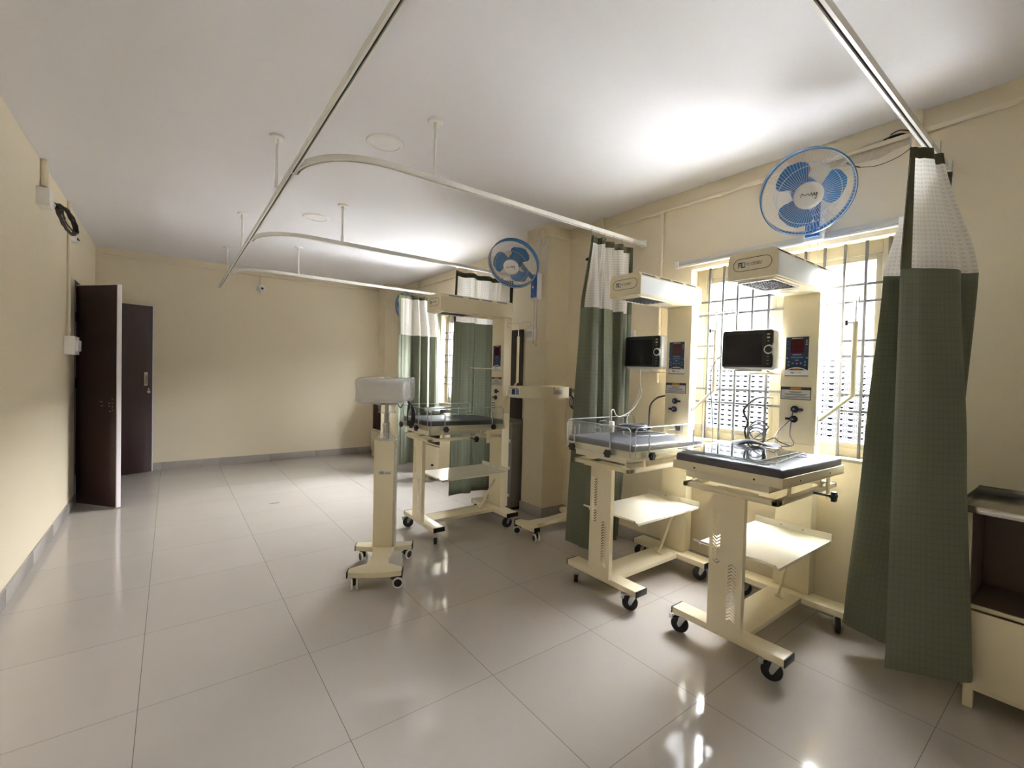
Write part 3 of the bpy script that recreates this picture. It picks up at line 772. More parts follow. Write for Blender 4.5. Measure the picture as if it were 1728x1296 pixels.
    pr(-w/2, w/2, zc - h/2 - .006, zc - h/2 - .002, .002, 8)
    b.build('control_panel', [M['white'], M['navy'], M['red'], M['grey_lbl'], M['fan_navy'], M['blue_led'], M['orange'], M['hole'], M['ink']], colm, smooth=30)
    b = MB(); w, zc2, h = .166, 1.328, .076
    pr(-w/2, w/2, zc2 - h/2, zc2 + h/2, .0016, 0); pr(-w/2 + .004, w/2 - .004, zc2 - h/2 + .004, zc2 + h/2 - .017, .0022, 1)
    b.prism(stadium(.062, .011, 8), 0, .0024, 2, T0 @ Matrix.Translation((0, zc2 + h/2 - .009, 0)))
    for (z, ww) in ((.009, .070), (.004, .055), (-.005, .130), (-.010, .105), (-.020, .150), (-.026, .120)): pr(-ww/2, ww/2, zc2 + z - .0011, zc2 + z + .0013, .0026, 0)
    b.build('warning_label', [M['ink'], M['grey_lbl'], M['orange']], colm, smooth=30)
    for (y, z, s) in ((.000, 1.232, 1), (-.004, 1.172, -1)):
        b = MB(); P = [(.022 * math.cos(PI / 8 + PI / 4 * i), .022 * math.sin(PI / 8 + PI / 4 * i)) for i in range(8)]
        Tq = T0 @ Matrix.Translation((y, z, 0)); b.prism(P, 0, .010, 0, Tq); b.cyl((0, 0, .010), (0, 0, .022), .011, n=14, mat=0, T=Tq); b.cyl((0, 0, .022), (0, 0, .023), .006, n=12, mat=1, T=Tq)
        b.box(s * .018, s * .045, -.007, .007, .002, .012, .002, T=Tq); b.build('probe_socket', [M['blueplug'], M['cable_g']], colm)
    # --- heater hood
    hx1, hy, hz0, hz1 = .815, .125, 1.925, 2.068; c = .028
    sec = [(-hy, hz0), (hy, hz0), (hy, hz1 - c), (hy - c * .7, hz1), (-hy + c * .7, hz1), (-hy, hz1 - c)]
    b = MB(); b.prism(sec, hx0, hx1, 0, T); b.box(hx0 + .02, hx1 - .02, -hy + .012, hy - .012, hz0 - .004, hz0, .001)
    hood = b.build('heater_hood', C, R, smooth=20)
    b = MB(); Th = YZ(hx0, 0, (hz0 + hz1) / 2 + .004)
    P = stadium(.196, .066); Pi = stadium(.191, .061); b.holed(P, [Pi[::-1]], 0, .0012, 0, Th)
    logo(b, Th @ Matrix.Translation((-.072, 0, 0)), .028, 0, 1, True, .78)
    b.build('maker_badge', [M['ink'], M['logo_blue']], hood, smooth=0)
    b = MB(); gx0, gx1, gy = hx0 + .05, hx0 + .33, .085
    b.box(gx0, gx1, -gy, gy, hz0 - .0045, hz0 - .0035, mat=0)
    for q in ((gx0 - .008, gx1 + .008, -gy - .008, -gy), (gx0 - .008, gx1 + .008, gy, gy + .008), (gx0 - .008, gx0, -gy, gy), (gx1, gx1 + .008, -gy, gy)): b.box(*q, hz0 - .012, hz0 - .003, mat=2)
    for i in range(15):
        x = gx0 + (gx1 - gx0) * (i + .5) / 15
        for j in range(9):
            y = -gy + 2 * gy * (j + .5) / 9; dx = .0055 if (i + j) % 2 else -.0055
            b.box(x - .006, x + .006, y - .002, y + .002, hz0 - .008, hz0 - .004, mat=1, T=None)
            b.box(x + dx - .002, x + dx + .002, y - .008, y + .008, hz0 - .009, hz0 - .005, mat=1)
    b.build('heater_grille', [M['hole'], M['grill'], M['cream_w']], hood, smooth=0)
    b = MB(); b.lathe([(.050, hz0 - .006), (.046, hz0 - .009), (.040, hz0 - .005)], 28, T=Matrix.Translation((.56, 0, 0))); b.build('lamp_ring', M['cream_w'], hood)
    for s in (1, -1):
        b = MB()
        for (x0, x1) in ((.135, .275), (.33, .445), (.47, .585), (.635, .75)):
            d = Vector((0, s * .7 * c, c)); n = Vector((0, s * c, .7 * c)).normalized()
            Tv = mat4(Matrix(((1, 0, 0), (0, -s * .573, s * .82), (0, .82, .573))), (0, s * (hy - .0098), hz1 - .014))
            b.box(x0, x1, -.009, .009, .0002, .0010, mat=0, T=Tv)
            k = int((x1 - x0) / .007)
            for i in range(k):
                xx = x0 + (x1 - x0) * (i + .5) / k; b.box(xx - .0018, xx + .0018, -.007, .007, .001, .0016, mat=1, T=Tv)
        b.build('hood_vent', [M['grey_lbl'], M['ink']], hood, smooth=0)
    if film:
        b = MB(); b.box(hx0 + .004, hx1 - .004, -hy - .0012, -hy - .0002, hz0 + .003, hz1 - c - .002); b.build('protective_film', M['bluefilm'], hood, smooth=0)
        b = MB(); b.box(cx + .004, .822, -.0992, -.0982, 1.04, 1.915); b.build('protective_film', M['bluefilm'], colm, smooth=0)
    # --- drip pole
    b = MB(); y = -.098
    b.box(.77, .79, y - .004, y, 1.085, 1.245, .001); b.tube([(.78, y - .004, 1.172), (.78, -.262, 1.330)], .011, 4); b.cyl((.78, -.262, 1.322), (.78, -.262, 1.742), .0125, n=14)
    pole = b.build('drip_pole', C, R)
    return R, pole, colm, ring
def pole_top(pole, rot):
    b = MB(); T = Matrix.Translation((.78, -.262, 0)) @ Matrix.Rotation(rot, 4, 'Z')
    b.cyl((0, 0, 1.742), (0, 0, 1.862), .004, n=8, T=T)
    for s in (1, -1):
        pth = [(0, 0, 1.862), (0, s * .05, 1.864), (0, s * .105, 1.868), (0, s * .128, 1.862), (0, s * .136, 1.845), (0, s * .126, 1.828), (0, s * .108, 1.828), (0, s * .100, 1.842)]
        b.tube(catmull(pth, 5), .0032, 7, T=T)
    b.build('drip_hook', M['chrome'], pole)
    b = MB(); p = T @ Vector((0, 0, 1.735)); b.cyl(p, p + Vector((0, .04, .004)), .004, n=8); b.box(p.x - .006, p.x + .006, p.y + .036, p.y + .048, p.z - .012, p.z + .018, .002); b.build('wing_screw', M['black'], pole)
R1, pole1, col1, ring1 = warmer('radiant_warmer', 'nearest cream radiant warmer, no side panels on its bed, in front of the window', (2.27, 1.135, 0), '', True, True)
R2, pole2, col2, ring2 = warmer('radiant_warmer', 'middle cream radiant warmer with clear bed sides, beside the hanging green curtain', (2.235, 1.925, 0), 'frl', False, False, True, (-2.36, 2.2, 2.6, 2.3))
R3, pole3, col3, ring3 = warmer('radiant_warmer', 'farthest cream radiant warmer, in front of the dark green curtain past the pillar', (1.745, 3.53, 0), 'frl', True, False, False, (2.7, -2.0, 2.4, 2.9), .055)
pole_top(pole1, -1.2); pole_top(pole2, 0.0); pole_top(pole3, 0.25)
# empty monitor arm on the far warmer
for c, z in ((col3, 1.455),):
    b = MB(); b.box(.75, .80, .098, .46, z - .012, z, .003); b.box(.72, .82, .40, .46, z, z + .004, .001); b.build('monitor_arm', M['cream'], c)
for c in (col1, col2):
    b = MB(); b.box(.745, .79, .098, .30, 1.438, 1.448, .002); b.box(.70, .80, .13, .34, 1.448, 1.453, .001); b.build('monitor_arm', M['cream'], c)

# ------------------------------------------------------------------ patient monitors
def monitor(label, loc, rz):
    R = thing('patient_monitor', label, 'monitor', loc, rz, 'patient monitors')
    w, h = .315, .250
    b = MB(); b.box(.012, .095, -w/2, w/2, 0, h, .018, seg=3); b.box(.03, .12, -w/2 + .05, w/2 - .05, .03, h - .04, .015, seg=3)
    b.box(.02, .08, -.08, .08, -.012, .004, .003); b.build('housing', M['white'], R)
    # front bezel: dark, leaving a pale strip on its right
    b = MB(); T = YZ(.0115, 0, 0)
    P = [(-w/2 + .004, .018), (-w/2 + .004, h - .016), (-w/2 + .016, h - .004), (w/2 - .020, h - .004), (w/2 - .013, h - .012)]
    kx, kz, kr = w/2 - .036, h * .50, .024
    P += [(w/2 - .013, kz + .042), (kx + .018, kz + .034)]
    for i in range(11):
        a = PI * .30 + PI * 1.4 * i / 10; P.append((kx + (kr + .006) * math.cos(a), kz + (kr + .006) * math.sin(a)))
    P += [(kx + .018, kz - .034), (w/2 - .013, kz - .042), (w/2 - .013, .024), (w/2 - .020, .014)]
    b.prism(P[::-1], 0, .0115, 0, T); b.build('bezel', M['bezel'], R, smooth=25)
    b = MB(); b.box(-w/2 + .022, w/2 - .072, .030, h - .030, .0115, .0122, T=T); b.build('screen', M['screen'], R)
    b = MB(); b.cyl((kx, kz, 0), (kx, kz, .016), kr - .004, n=28, mat=1, T=T); b.cyl((kx, kz, .016), (kx, kz, .018), kr - .008, n=28, mat=1, T=T)
    b.lathe([(kr - .004, 0), (kr + .003, 0), (kr + .003, .0125), (kr - .004, .0125)], 28, 0, T @ Matrix.Translation((kx, kz, 0)), close=True)
    b.build('rotary_knob', [M['white'], M['black']], R)
    b = MB()
    for (z, mt, ww) in ((.218, 0, .016), (.197, 1, .016), (.176, 1, .010), (.080, 1, .010), (.058, 1, .012), (.036, 1, .011)):
        hh = .009 if z > .19 else .003
        b.box(kx - .002 - ww/2, kx - .002 + ww/2, z - hh/2, z + hh/2, .0115, .0135, .0005, mat=mt, T=T)
    b.build('key', [paint('amber key', (.55, .42, .10), .4), M['grey_lbl']], R)
    b = MB()
    for z in (.05, .09, .13, .17): b.box(.03, .075, w/2 - .001, w/2 + .006, z, z + .026, .002)
    b.build('socket_block', M['black'], R)
    return R
monitor('black fronted patient monitor on the nearest warmer, in front of the window', (2.89, 1.385, 1.466), .10)
monitor('black fronted patient monitor on the middle warmer, partly behind the curtain', (2.86, 2.155, 1.466), .06)

# ------------------------------------------------------------------ phototherapy stands
def stand_base(R, nose, wheel_r=.034):
    """local: x towards the front bar end (low, long), column near x = 0"""
    b = MB()
    P = [(-.06, .20), (.015, .20), (.045, .075), (.20, .052), (.33, .072), (.40, .17), (.455, .165), (.47, .10), (.475, 0), (.47, -.10), (.455, -.165), (.40, -.17), (.33, -.072), (.20, -.052), (.045, -.075), (.015, -.20), (-.06, -.20)]
    b.prism(P[::-1], .085, .118, 0); base = b.build('base_frame', M['cream'], R, smooth=20)
    for (x0, x1, y) in ((-.063, .018, .20), (-.063, .018, -.20)):
        s = 1 if y > 0 else -1; e = MB(); e.box(x0, x1, y, y + s * .006, .082, .121, .001); e.build('end_cap', M['black'], base)
    for s in (1, -1):
        e = MB(); e.box(-.034, .034, 0, .006, .082, .121, .001, T=Matrix.Translation((.428, s * .168, 0)) @ Matrix.Rotation(0 if s > 0 else PI, 4, 'Z')); e.build('end_cap', M['black'], base)
    for (x, y, a) in ((-.02, .155, 2.5), (-.02, -.155, .5), (.425, .13, 1.6), (.425, -.13, .2)):
        T = Matrix.Translation((x, y, 0)) @ Matrix.Rotation(a, 4, 'Z')
        b = MB(); b.cyl((0, 0, .066), (0, 0, .086), .014, n=14, T=T); b.box(-.020, .040, -.011, .011, .034, .080, .008, T=T); b.box(-.034, -.012, -.012, .012, .056, .062, .002, T=T)
        c = b.build('caster', M['black'], R)
        w = MB()
        for s in (-1, 1):
            Tw = T @ mat4(frame_from((0, s, 0)), (.014, s * .010, wheel_r))
            w.lathe([(.024, 0), (wheel_r, 0), (wheel_r, .011), (.026, .013)], 24, 0, Tw); w.cyl((0, 0, .012), (0, 0, .0145), .025, n=20, mat=1, T=Tw)
        w.build('wheel', [M['white'], M['black']], c)
# wrapped stand in the middle of the room
ang = math.atan2(-.88, -.48)
R = thing('phototherapy_stand', 'cream wheeled phototherapy stand with plastic wrapped lamp head, alone in the middle of the floor', 'phototherapy unit', (1.265, 3.19, 0), ang, 'phototherapy stands')
stand_base(R, 1)
b = MB(); b.box(-.045, .045, -.078, .078, .118, .895, .004); b.prism([(0, 0), (.1, 0)][:0] or [(-.045, -.078), (.045, -.078), (.045, .078), (-.045, .078)], .890, .896)
colw = b.build('column', M['cream'], R)
b = MB(); T = mat4(Matrix(((0, 0, 1), (1, 0, 0), (0, 1, 0))), (.0455, 0, .66))
b.box(-.045, .045, -.013, .013, 0, .0008, mat=2, T=T); logo(b, T @ Matrix.Translation((-.036, 0, .0008)), .017, 0, 0, False); b.box(-.002, .040, -.003, .0015, .0008, .0014, mat=0, T=T)
b.build('maker_label', [M['ink'], M['logo_blue'], M['grey_lbl']], colw)
b = MB(); b.cyl((0, 0, .895), (0, 0, 1.20), .014, n=16); b.cyl((0, 0, .90), (0, 0, 1.02), .022, n=16); b.build('pole', M['steel'], R)
b = MB(); b.box(-.03, .33, -.185, .150, 1.175, 1.338, .030, seg=4)
head = b.build('lamp_head', M['white'], R)
head.location = (-.17, 0, 0)
def crinkle(mb, amp, seed):
    rd = random.Random(seed)
    mb.v = [q + Vector((rd.uniform(-amp, amp), rd.uniform(-amp, amp), rd.uniform(-amp, amp))) for q in mb.v]
def wrap_box(x0, x1, y0, y1, z0, z1, n, amp, seed):
    b = MB(); cx, cy, cz = (x0 + x1) / 2, (y0 + y1) / 2, (z0 + z1) / 2; hx, hy, hz = (x1 - x0) / 2, (y1 - y0) / 2, (z1 - z0) / 2
    rd = random.Random(seed); v = []; f = []
    for i in range(n + 1):
        th = PI * i / n
        for j in range(2 * n):
            ph = PI * j / n; d = Vector((math.sin(th) * math.cos(ph), math.sin(th) * math.sin(ph), math.cos(th)))
            e = .28
            q = [math.copysign(abs(k) ** e, k) for k in d]; r = 1 + rd.uniform(-amp, amp)
            v.append((cx + hx * q[0] * r, cy + hy * q[1] * r, cz + hz * q[2] * r))
    for i in range(n):
        for j in range(2 * n): f.append((i * 2 * n + j, i * 2 * n + (j + 1) % (2 * n), (i + 1) * 2 * n + (j + 1) % (2 * n), (i + 1) * 2 * n + j))
    return b.add(v, f)
wrap_box(-.205, .168, -.205, .165, 1.166, 1.352, 26, .030, 4).build('plastic_wrap', M['film'], R, smooth=60)
wrap_box(-.165, .06, .120, .190, 1.19, 1.352, 14, .06, 9).build('plastic_wrap', M['film'], R, smooth=60)
b = MB(); b.box(-.052, .050, .0795, .0808, .12, .90); b.box(.0505, .0512, .062, .0808, .12, .90); crinkle(b, .002, 6); b.build('plastic_wrap', M['film'], R, smooth=60)
b = MB(); b.lathe([(.060, 1.178), (.066, 1.15), (.058, 1.12), (.064, 1.095), (.040, 1.098), (.018, 1.085), (.017, 1.06), (.020, 1.02), (.026, 1.00), (.024, .965), (.034, .94), (.060, .915), (.072, .896)], 20); crinkle(b, .006, 2)
b.build('plastic_wrap', M['film'], R, smooth=60)
b = MB()
for k in range(4):
    rr = .024 + .005 * k; P = [(.04 + .008 * k, .150 + .008 * (k % 2), 1.190)]
    P += [(.04 + .008 * k + rr * math.sin(a) * .5, .168 + .004 * k + .7 * rr * math.sin(a), 1.095 + .078 * math.cos(a) - .008 * k) for a in [PI * .15 + PI * 1.7 * i / 14 for i in range(15)]]
    P += [(.045, .152, 1.185)]
    b.tube(catmull(P, 3), .0045, 6)
b.tube(catmull([(.06, .14, 1.20), (.10, .120, 1.155), (.10, .105, 1.14), (.09, .09, 1.165)], 5), .0042, 6)
b.box(.02, .06, .150, .20, 1.005, 1.045, .006); b.build('power_cord', M['cable_b'], R)
# second stand by the pillar, lying along the room
R = thing('phototherapy_stand', 'cream phototherapy stand with long lamp head, between the pillar and the hanging curtain', 'phototherapy unit', (2.80, 2.985, 0), PI, 'phototherapy stands')
b = MB(); b.prism([(-.29, .20), (-.22, .20), (-.17, .07), (.10, .045), (.28, .06), (.325, .135), (.375, .13), (.385, 0), (.375, -.13), (.325, -.135), (.28, -.06), (.10, -.045), (-.17, -.07), (-.22, -.20), (-.29, -.20)][::-1], .085, .118)
base = b.build('base_frame', M['cream'], R, smooth=20)
for s in (1, -1):
    e = MB(); e.box(.318, .378, s * .133, s * .140, .082, .121, .001); e.build('end_cap', M['black'], base)
    for (x, a) in ((.345, .3 + s), (-.23, 2.0)):
        T = Matrix.Translation((x, s * .115 if x > 0 else s * .15, 0)) @ Matrix.Rotation(a, 4, 'Z')
        b = MB(); b.cyl((0, 0, .066), (0, 0, .086), .014, n=14, T=T); b.box(-.020, .040, -.011, .011, .034, .080, .008, T=T); c = b.build('caster', M['black'], R)
        w = MB()
        for q in (-1, 1):
            Tw = T @ mat4(frame_from((0, q, 0)), (.014, q * .010, .034)); w.lathe([(.024, 0), (.034, 0), (.034, .011), (.026, .013)], 24, 0, Tw); w.cyl((0, 0, .012), (0, 0, .0145), .025, n=20, mat=1, T=Tw)
        w.build('wheel', [M['white'], M['black']], c)
b = MB(); b.box(-.275, -.185, -.075, .075, .118, .90, .004); b.build('column', M['cream'], R)
b = MB(); b.tube([(-.23, 0, 1.262), (0, 0, 1.262)], .018, 10); b.cyl((-.23, 0, .90), (-.23, 0, 1.285), .014, n=16); b.build('pole', M['steel'], R)
b = MB(); b.prism([(.02, -.13), (.30, -.13), (.44, -.10), (.525, -.085), (.525, .085), (.44, .10), (.30, .13), (.02, .13)], 1.205, 1.300); b.box(.05, .30, -.08, .08, 1.300, 1.306, .002)
head = b.build('lamp_head', M['cream'], R, smooth=20)
T = mat4(Matrix(((0, 0, 1), (1, 0, 0), (0, 1, 0))), (.5255, 0, 1.252))
b = MB(); b.box(-.078, .078, -.036, .036, 0, .001, mat=0, T=T); b.box(-.028, .020, -.022, .024, .001, .002, mat=1, T=T); b.box(-.07, -.035, -.014, .018, .001, .002, mat=2, T=T); b.box(.030, .068, -.020, .024, .001, .002, mat=3, T=T); b.box(-.06, .06, .028, .033, .001, .002, mat=4, T=T)
b.build('control_panel', [M['white'], M['navy'], M['grey_lbl'], M['blue_led'], M['ink']], head)
T = mat4(Matrix(((-1, 0, 0), (0, 0, 1), (0, 1, 0))), (.15, .1305, 1.255))
b = MB(); b.box(-.055, .055, -.024, .024, 0, .001, mat=0, T=T)
for z in (.010, .002, -.006, -.014): b.box(-.045, .045, z - .0015, z + .0015, .001, .0016, mat=1, T=T)
b.prism([(-.050, .026), (-.034, .026), (-.042, .040)], 0, .0012, 1, T); b.build('caution_label', [M['grey_lbl'], M['ink']], head)
b = MB(); b.box(-.02, .022, -.07, .128, 1.215, 1.29, .004); b.build('end_block', M['black'], head)
b = MB()
for k in range(4):
    P = [(.0, .13, 1.235)] + [(-.01 - .02 * math.sin(a) - .006 * k, .135 + .012 * k, 1.165 + .045 * math.cos(a) - .01 * k) for a in [2 * PI * i / 10 for i in range(11)]] + [(-.005, .13, 1.22)]
    b.tube(catmull(P, 3), .0045, 6)
b.build('power_cord', M['cable_b'], R)

# ------------------------------------------------------------------ bedside lockers
def locker(label, loc, w, d, h, knob, wrap=False):
    """local: front looks towards -x, origin at floor under the middle"""
    R = thing('bedside_locker', label, 'bedside locker', loc, 0, 'bedside lockers'); C = M['cream']
    b = MB(); z0 = .085; zm = .455; zt = h - .045
    b.box(-d/2, d/2, -w/2, -w/2 + .015, z0, zt, .001); b.box(-d/2, d/2, w/2 - .015, w/2, z0, zt, .001); b.box(d/2 - .012, d/2, -w/2, w/2, z0, zt)
    b.box(-d/2, d/2, -w/2, w/2, z0, z0 + .02, .001); b.box(-d/2, d/2, -w/2 + .01, w/2 - .01, zm - .018, zm, .001); b.box(-d/2, d/2, -w/2, w/2, zt - .015, zt, .001)
    b.build('carcass', C, R)
    b = MB(); b.box(-d/2 + .012, d/2 - .013, -w/2 + .0155, -w/2 + .018, zm + .002, zt - .016); b.box(-d/2 + .012, d/2 - .013, w/2 - .018, w/2 - .0155, zm + .002, zt - .016)
    b.box(d/2 - .015, d/2 - .0125, -w/2 + .016, w/2 - .016, zm + .002, zt - .016); b.box(-d/2 + .004, d/2 - .013, -w/2 + .016, w/2 - .016, zm + .0005, zm + .003); b.box(-d/2 + .004, d/2 - .013, -w/2 + .016, w/2 - .016, zt - .018, zt - .0155); b.build('compartment_lining', M['brown_in'], R)
    b = MB(); b.box(-d/2 - .014, -d/2 - .001, -w/2 + .004, w/2 - .004, z0 + .024, zm - .024, .002); dr = b.build('door', C, R)
    if knob:
        b = MB(); star_knob(b, (-d/2 - .026, knob, z0 + .10), (-1, 0, 0), .014); b.build('knob', M['black'], dr)
    b = MB()
    b.box(-d/2 - .02, d/2 + .01, -w/2 - .012, w/2 + .012, zt, zt + .004, .001); b.box(-d/2 - .022, -d/2 - .018, -w/2 - .012, w/2 + .012, zt - .026, zt + .004, .001)
    b.box(-d/2 - .02, d/2 + .01, -w/2 - .014, -w/2 - .010, zt - .02, zt + .036, .001); b.box(-d/2 - .02, d/2 + .01, w/2 + .010, w/2 + .014, zt - .02, zt + .036, .001); b.box(d/2 + .006, d/2 + .010, -w/2 - .012, w/2 + .012, zt, zt + .040, .001)
    b.build('steel_top', M['steel'], R)
    for x in (-d/2 + .02, d/2 - .02):
        for y in (-w/2 + .025, w/2 - .025):
            b = MB(); b.box(x - .016, x + .016, y - .016, y + .016, 0, z0, .002); b.build('leg', C, R)
    return R
locker('cream bedside locker with steel top, half hidden by the curtain at bottom right', (2.955, .145, 0), .43, .35, .925, 0)
locker('cream bedside locker with black knob under the far window, behind the farthest warmer', (2.94, 5.36, 0), .42, .36, .93, -.06)
locker('cream bedside locker with dark open compartment in the far right corner', (2.80, 7.06, 0), .40, .34, .93, 0)

# grey cabinet and dark board between the pillar and the far warmer
R = thing('steel_cabinet', 'low grey steel cabinet in the gap between the pillar and the farthest warmer', 'cabinet', (2.95, 3.83, 0))
b = MB(); b.box(-.17, .17, -.17, .17, .03, .88, .004); b.build('body', M['cabinet_grey'], R)
b = MB(); b.box(-.18, .175, -.175, .175, .88, .915, .012); b.build('lid', M['cabinet_grey'], R)
b = MB(); b.box(-.16, .16, -.16, .16, 0, .03); b.build('plinth', M['black'], R)
b = MB()
for z in (.14, .42, .70): b.box(-.178, -.170, -.15, -.12, z, z + .03, .002)
b.build('latch', M['white'], R)
b = MB(); b.box(2.99, 3.012, 3.80, 3.99, .918, 1.88, .002); b.box(2.984, 2.99, 3.82, 3.97, .94, 1.86, .001)
tag(b.build('tall_board', M['dark_panel'], None, loc=(3.0, 3.89, .918)), 'tall dark brown board standing behind the farthest warmer column', 'board')

# ------------------------------------------------------------------ wall fans
def fan(label, base, wall_n, centre, n, spin, scale=1.0, cords=.24):
    wn = Vector(wall_n); base = Vector(base); R = thing('wall_fan', label, 'fan', base, 0, 'wall fans')
    Rb = Matrix((wn, Vector((0, 0, 1)).cross(wn), Vector((0, 0, 1)))).transposed().to_4x4()       # x out of wall
    b = MB(); b.box(.002, .060, -.052, .052, 0, .26, .010, T=Rb, seg=3); b.box(.05, .075, -.060, .060, -.006, .035, .004, T=Rb) if False else None
    plate = b.build('wall_bracket', M['white'], R)
    b = MB(); b.box(.058, .078, -.038, .038, .022, .245, .006, T=Rb, seg=3); b.cyl((.078, 0, .12), (.082, 0, .12), .012, n=14, mat=1, T=Rb); b.build('bracket_cover', [M['fan_navy'], M['white']], plate)
    if cords:
        for s in (-1, 1):
            b = MB(); ln = cords + .01 * s; b.tube(catmull([(.04, s * .022, 0), (.04 + .003 * s, s * .023, -.33 * ln), (.041, s * .021, -.66 * ln), (.04, s * .022, -ln)], 5), .0020, 5, T=Rb)
            b.cyl((.04, s * .022, -ln - .016), (.04, s * .022, -ln), .005, n=8, T=Rb); b.build('pull_cord', M['cable_g'], plate)
    c = Vector(centre) - base; n = Vector(n).normalized(); u = Vector((0, 0, 1)) - n * n.z; u.normalize(); x = u.cross(n)
    T = mat4(Matrix((x, u, n)).transposed(), c) @ Matrix.Scale(scale, 4)
    p_top = Rb @ Vector((.068, 0, .20)); back = T @ Vector((0, 0, -.13))
    b = MB(); b.tube(catmull([p_top, p_top.lerp(back, .5) + Vector((0, 0, -.015)), back], 6), .022, 10); b.build('neck', M['fan_navy'], R)
    b = MB(); b.lathe([(.02, -.17), (.055, -.165), (.066, -.14), (.066, -.07), (.05, -.055)], 28, T=T); b.build('motor_housing', M['fan_blade'], R)
    b = MB(); b.lathe([(.222, -.048), (.227, -.044), (.227, .004), (.222, .008), (.217, .004), (.217, -.044)], 72, T=T, close=True); b.build('guard_rim', M['fan_blue'], R)
    def guard(name, zc, zr, dirn, hub):
        b = MB(); K = 76
        for k in range(K):
            a = 2 * PI * k / K; P = []
            for i in range(9):
                t = i / 8; r = hub + (.219 - hub) * t; z = zr + (zc - zr) * (1 - t ** 2.6)
                tw = a + .10 * (1 - t) * dirn; P.append((r * math.cos(tw), r * math.sin(tw), z))
            b.tube(P, .0009, 4, T=T)
        rr = .150; t = (rr - hub) / (.219 - hub); z = zr + (zc - zr) * (1 - t ** 2.6)
        b.tube([(rr * math.cos(2 * PI * i / 60), rr * math.sin(2 * PI * i / 60), z) for i in range(60)], .0016, 5, closed=True, T=T)
        b.tube([(.219 * math.cos(2 * PI * i / 72), .219 * math.sin(2 * PI * i / 72), zr) for i in range(72)], .0030, 6, closed=True, T=T)
        b.build(name, M['wire_blue'], R)
    guard('front_guard', .048, .006, 1, .067); guard('rear_guard', -.075, -.028, -1, .05)
    b = MB(); b.lathe([(.004, .0555), (.045, .054), (.064, .050), (.071, .044), (.064, .038)], 40, 0, T)
    sg = [(-.034, -.006), (-.030, .010), (-.026, .006), (-.016, .002), (-.006, .008), (.002, .000), (.008, .012), (.013, -.002), (.019, .012), (.023, -.001), (.030, .012), (.029, -.014), (.024, -.012)]
    b.tube(catmull([(px * 1.15, py * 1.15 + .002, .0560) for px, py in sg], 5), .0016, 5, mat=1, T=T)
    b.build('hub_badge', [M['white'], M['ink']], R)
    b = MB(); b.cyl((0, 0, -.05), (0, 0, .02), .042, n=24, T=T); hub = b.build('blade_hub', M['fan_blade'], R)
    for k in range(3):
        a0 = spin + 2 * PI * k / 3; v = []; f = []; nr, na = 12, 14
        for side in (0, 1):
            for i in range(nr + 1):
                t = i / nr; r = .040 + .142 * t; half = .34 + .34 * math.sin(PI * (.08 + .62 * t))
                if t > .66: half *= math.sqrt(max(.05, 1 - ((t - .66) / .34) ** 2 * .95))
                for j in range(na + 1):
                    s = j / na * 2 - 1; a = a0 + half * s + .22 * t; z = -.012 + .024 * s * (.9 - .35 * t) + (-.0012 if side else .0012)
                    v.append((r * math.cos(a), r * math.sin(a), z))
        m = (nr + 1) * (na + 1)
        for i in range(nr):
            for j in range(na):
                q = i * (na + 1) + j; f.append((q, q + 1, q + na + 2, q + na + 1)); f.append((m + q, m + q + na + 1, m + q + na + 2, m + q + 1))
        ed = [i * (na + 1) for i in range(nr + 1)] + [nr * (na + 1) + j for j in range(1, na + 1)] + [i * (na + 1) + na for i in range(nr - 1, -1, -1)]
        for q in range(len(ed) - 1): f.append((ed[q], ed[q + 1], m + ed[q + 1], m + ed[q]))
        b = MB(); b.add(v, f, 0, T); b.build('blade', M['fan_blade'], R, smooth=50)
    return R
fan('blue wall fan above the window beside the big curtain', (XR, 1.125, 2.255), (-1, 0, 0), (2.765, 1.035, 2.425), (-.72, -.44, -.53), .02)
fan('blue wall fan mounted on the pillar', (PX, 3.42, 2.13), (-1, 0, 0), (2.53, 3.39, 2.415), (-.656, -.407, -.635), .62, 1.06, .42)
fan('blue wall fan mostly hidden behind the farthest curtain', (XR, 6.75, 2.15), (-1, 0, 0), (2.92, 6.70, 2.405), (-.9, -.3, -.2), .2)

# ------------------------------------------------------------------ lights on the room
for (x, y, lab) in ((1.08, 2.835, 'round flush ceiling light nearer the camera'), (1.10, 4.635, 'round flush ceiling light farther from the camera')):
    R = thing('ceiling_light', lab, 'ceiling light', (x, y, ZC), 0, 'round ceiling lights')
    b = MB(); b.lathe([(.090, -.004), (.092, -.010), (.112, -.008), (.120, -.001), (.120, 0), (.09, 0)], 48, close=True); b.build('trim_ring', M['white'], R)
    b = MB(); b.lathe([(.001, -.006), (.091, -.006), (.091, -.002), (.001, -.002)], 48, close=True); b.build('diffuser', M['lightlens'], R)
R = thing('tube_light', 'long slim tube light on the wall above the near window', 'tube light', (XR, 1.39, 2.275))
b = MB(); b.box(-.026, 0, -.68, .68, -.004, .030, .003); b.build('batten', M['grey_lbl'], R)
b = MB(); b.box(-.030, -.002, -.665, .665, -.018, -.004, .005); b.build('tube', M['white'], R)
for s in (-1, 1):
    b = MB(); b.box(-.031, 0, s * .68 - .015, s * .68 + .015, -.019, .031, .003); b.build('end_cap', M['white'], R)

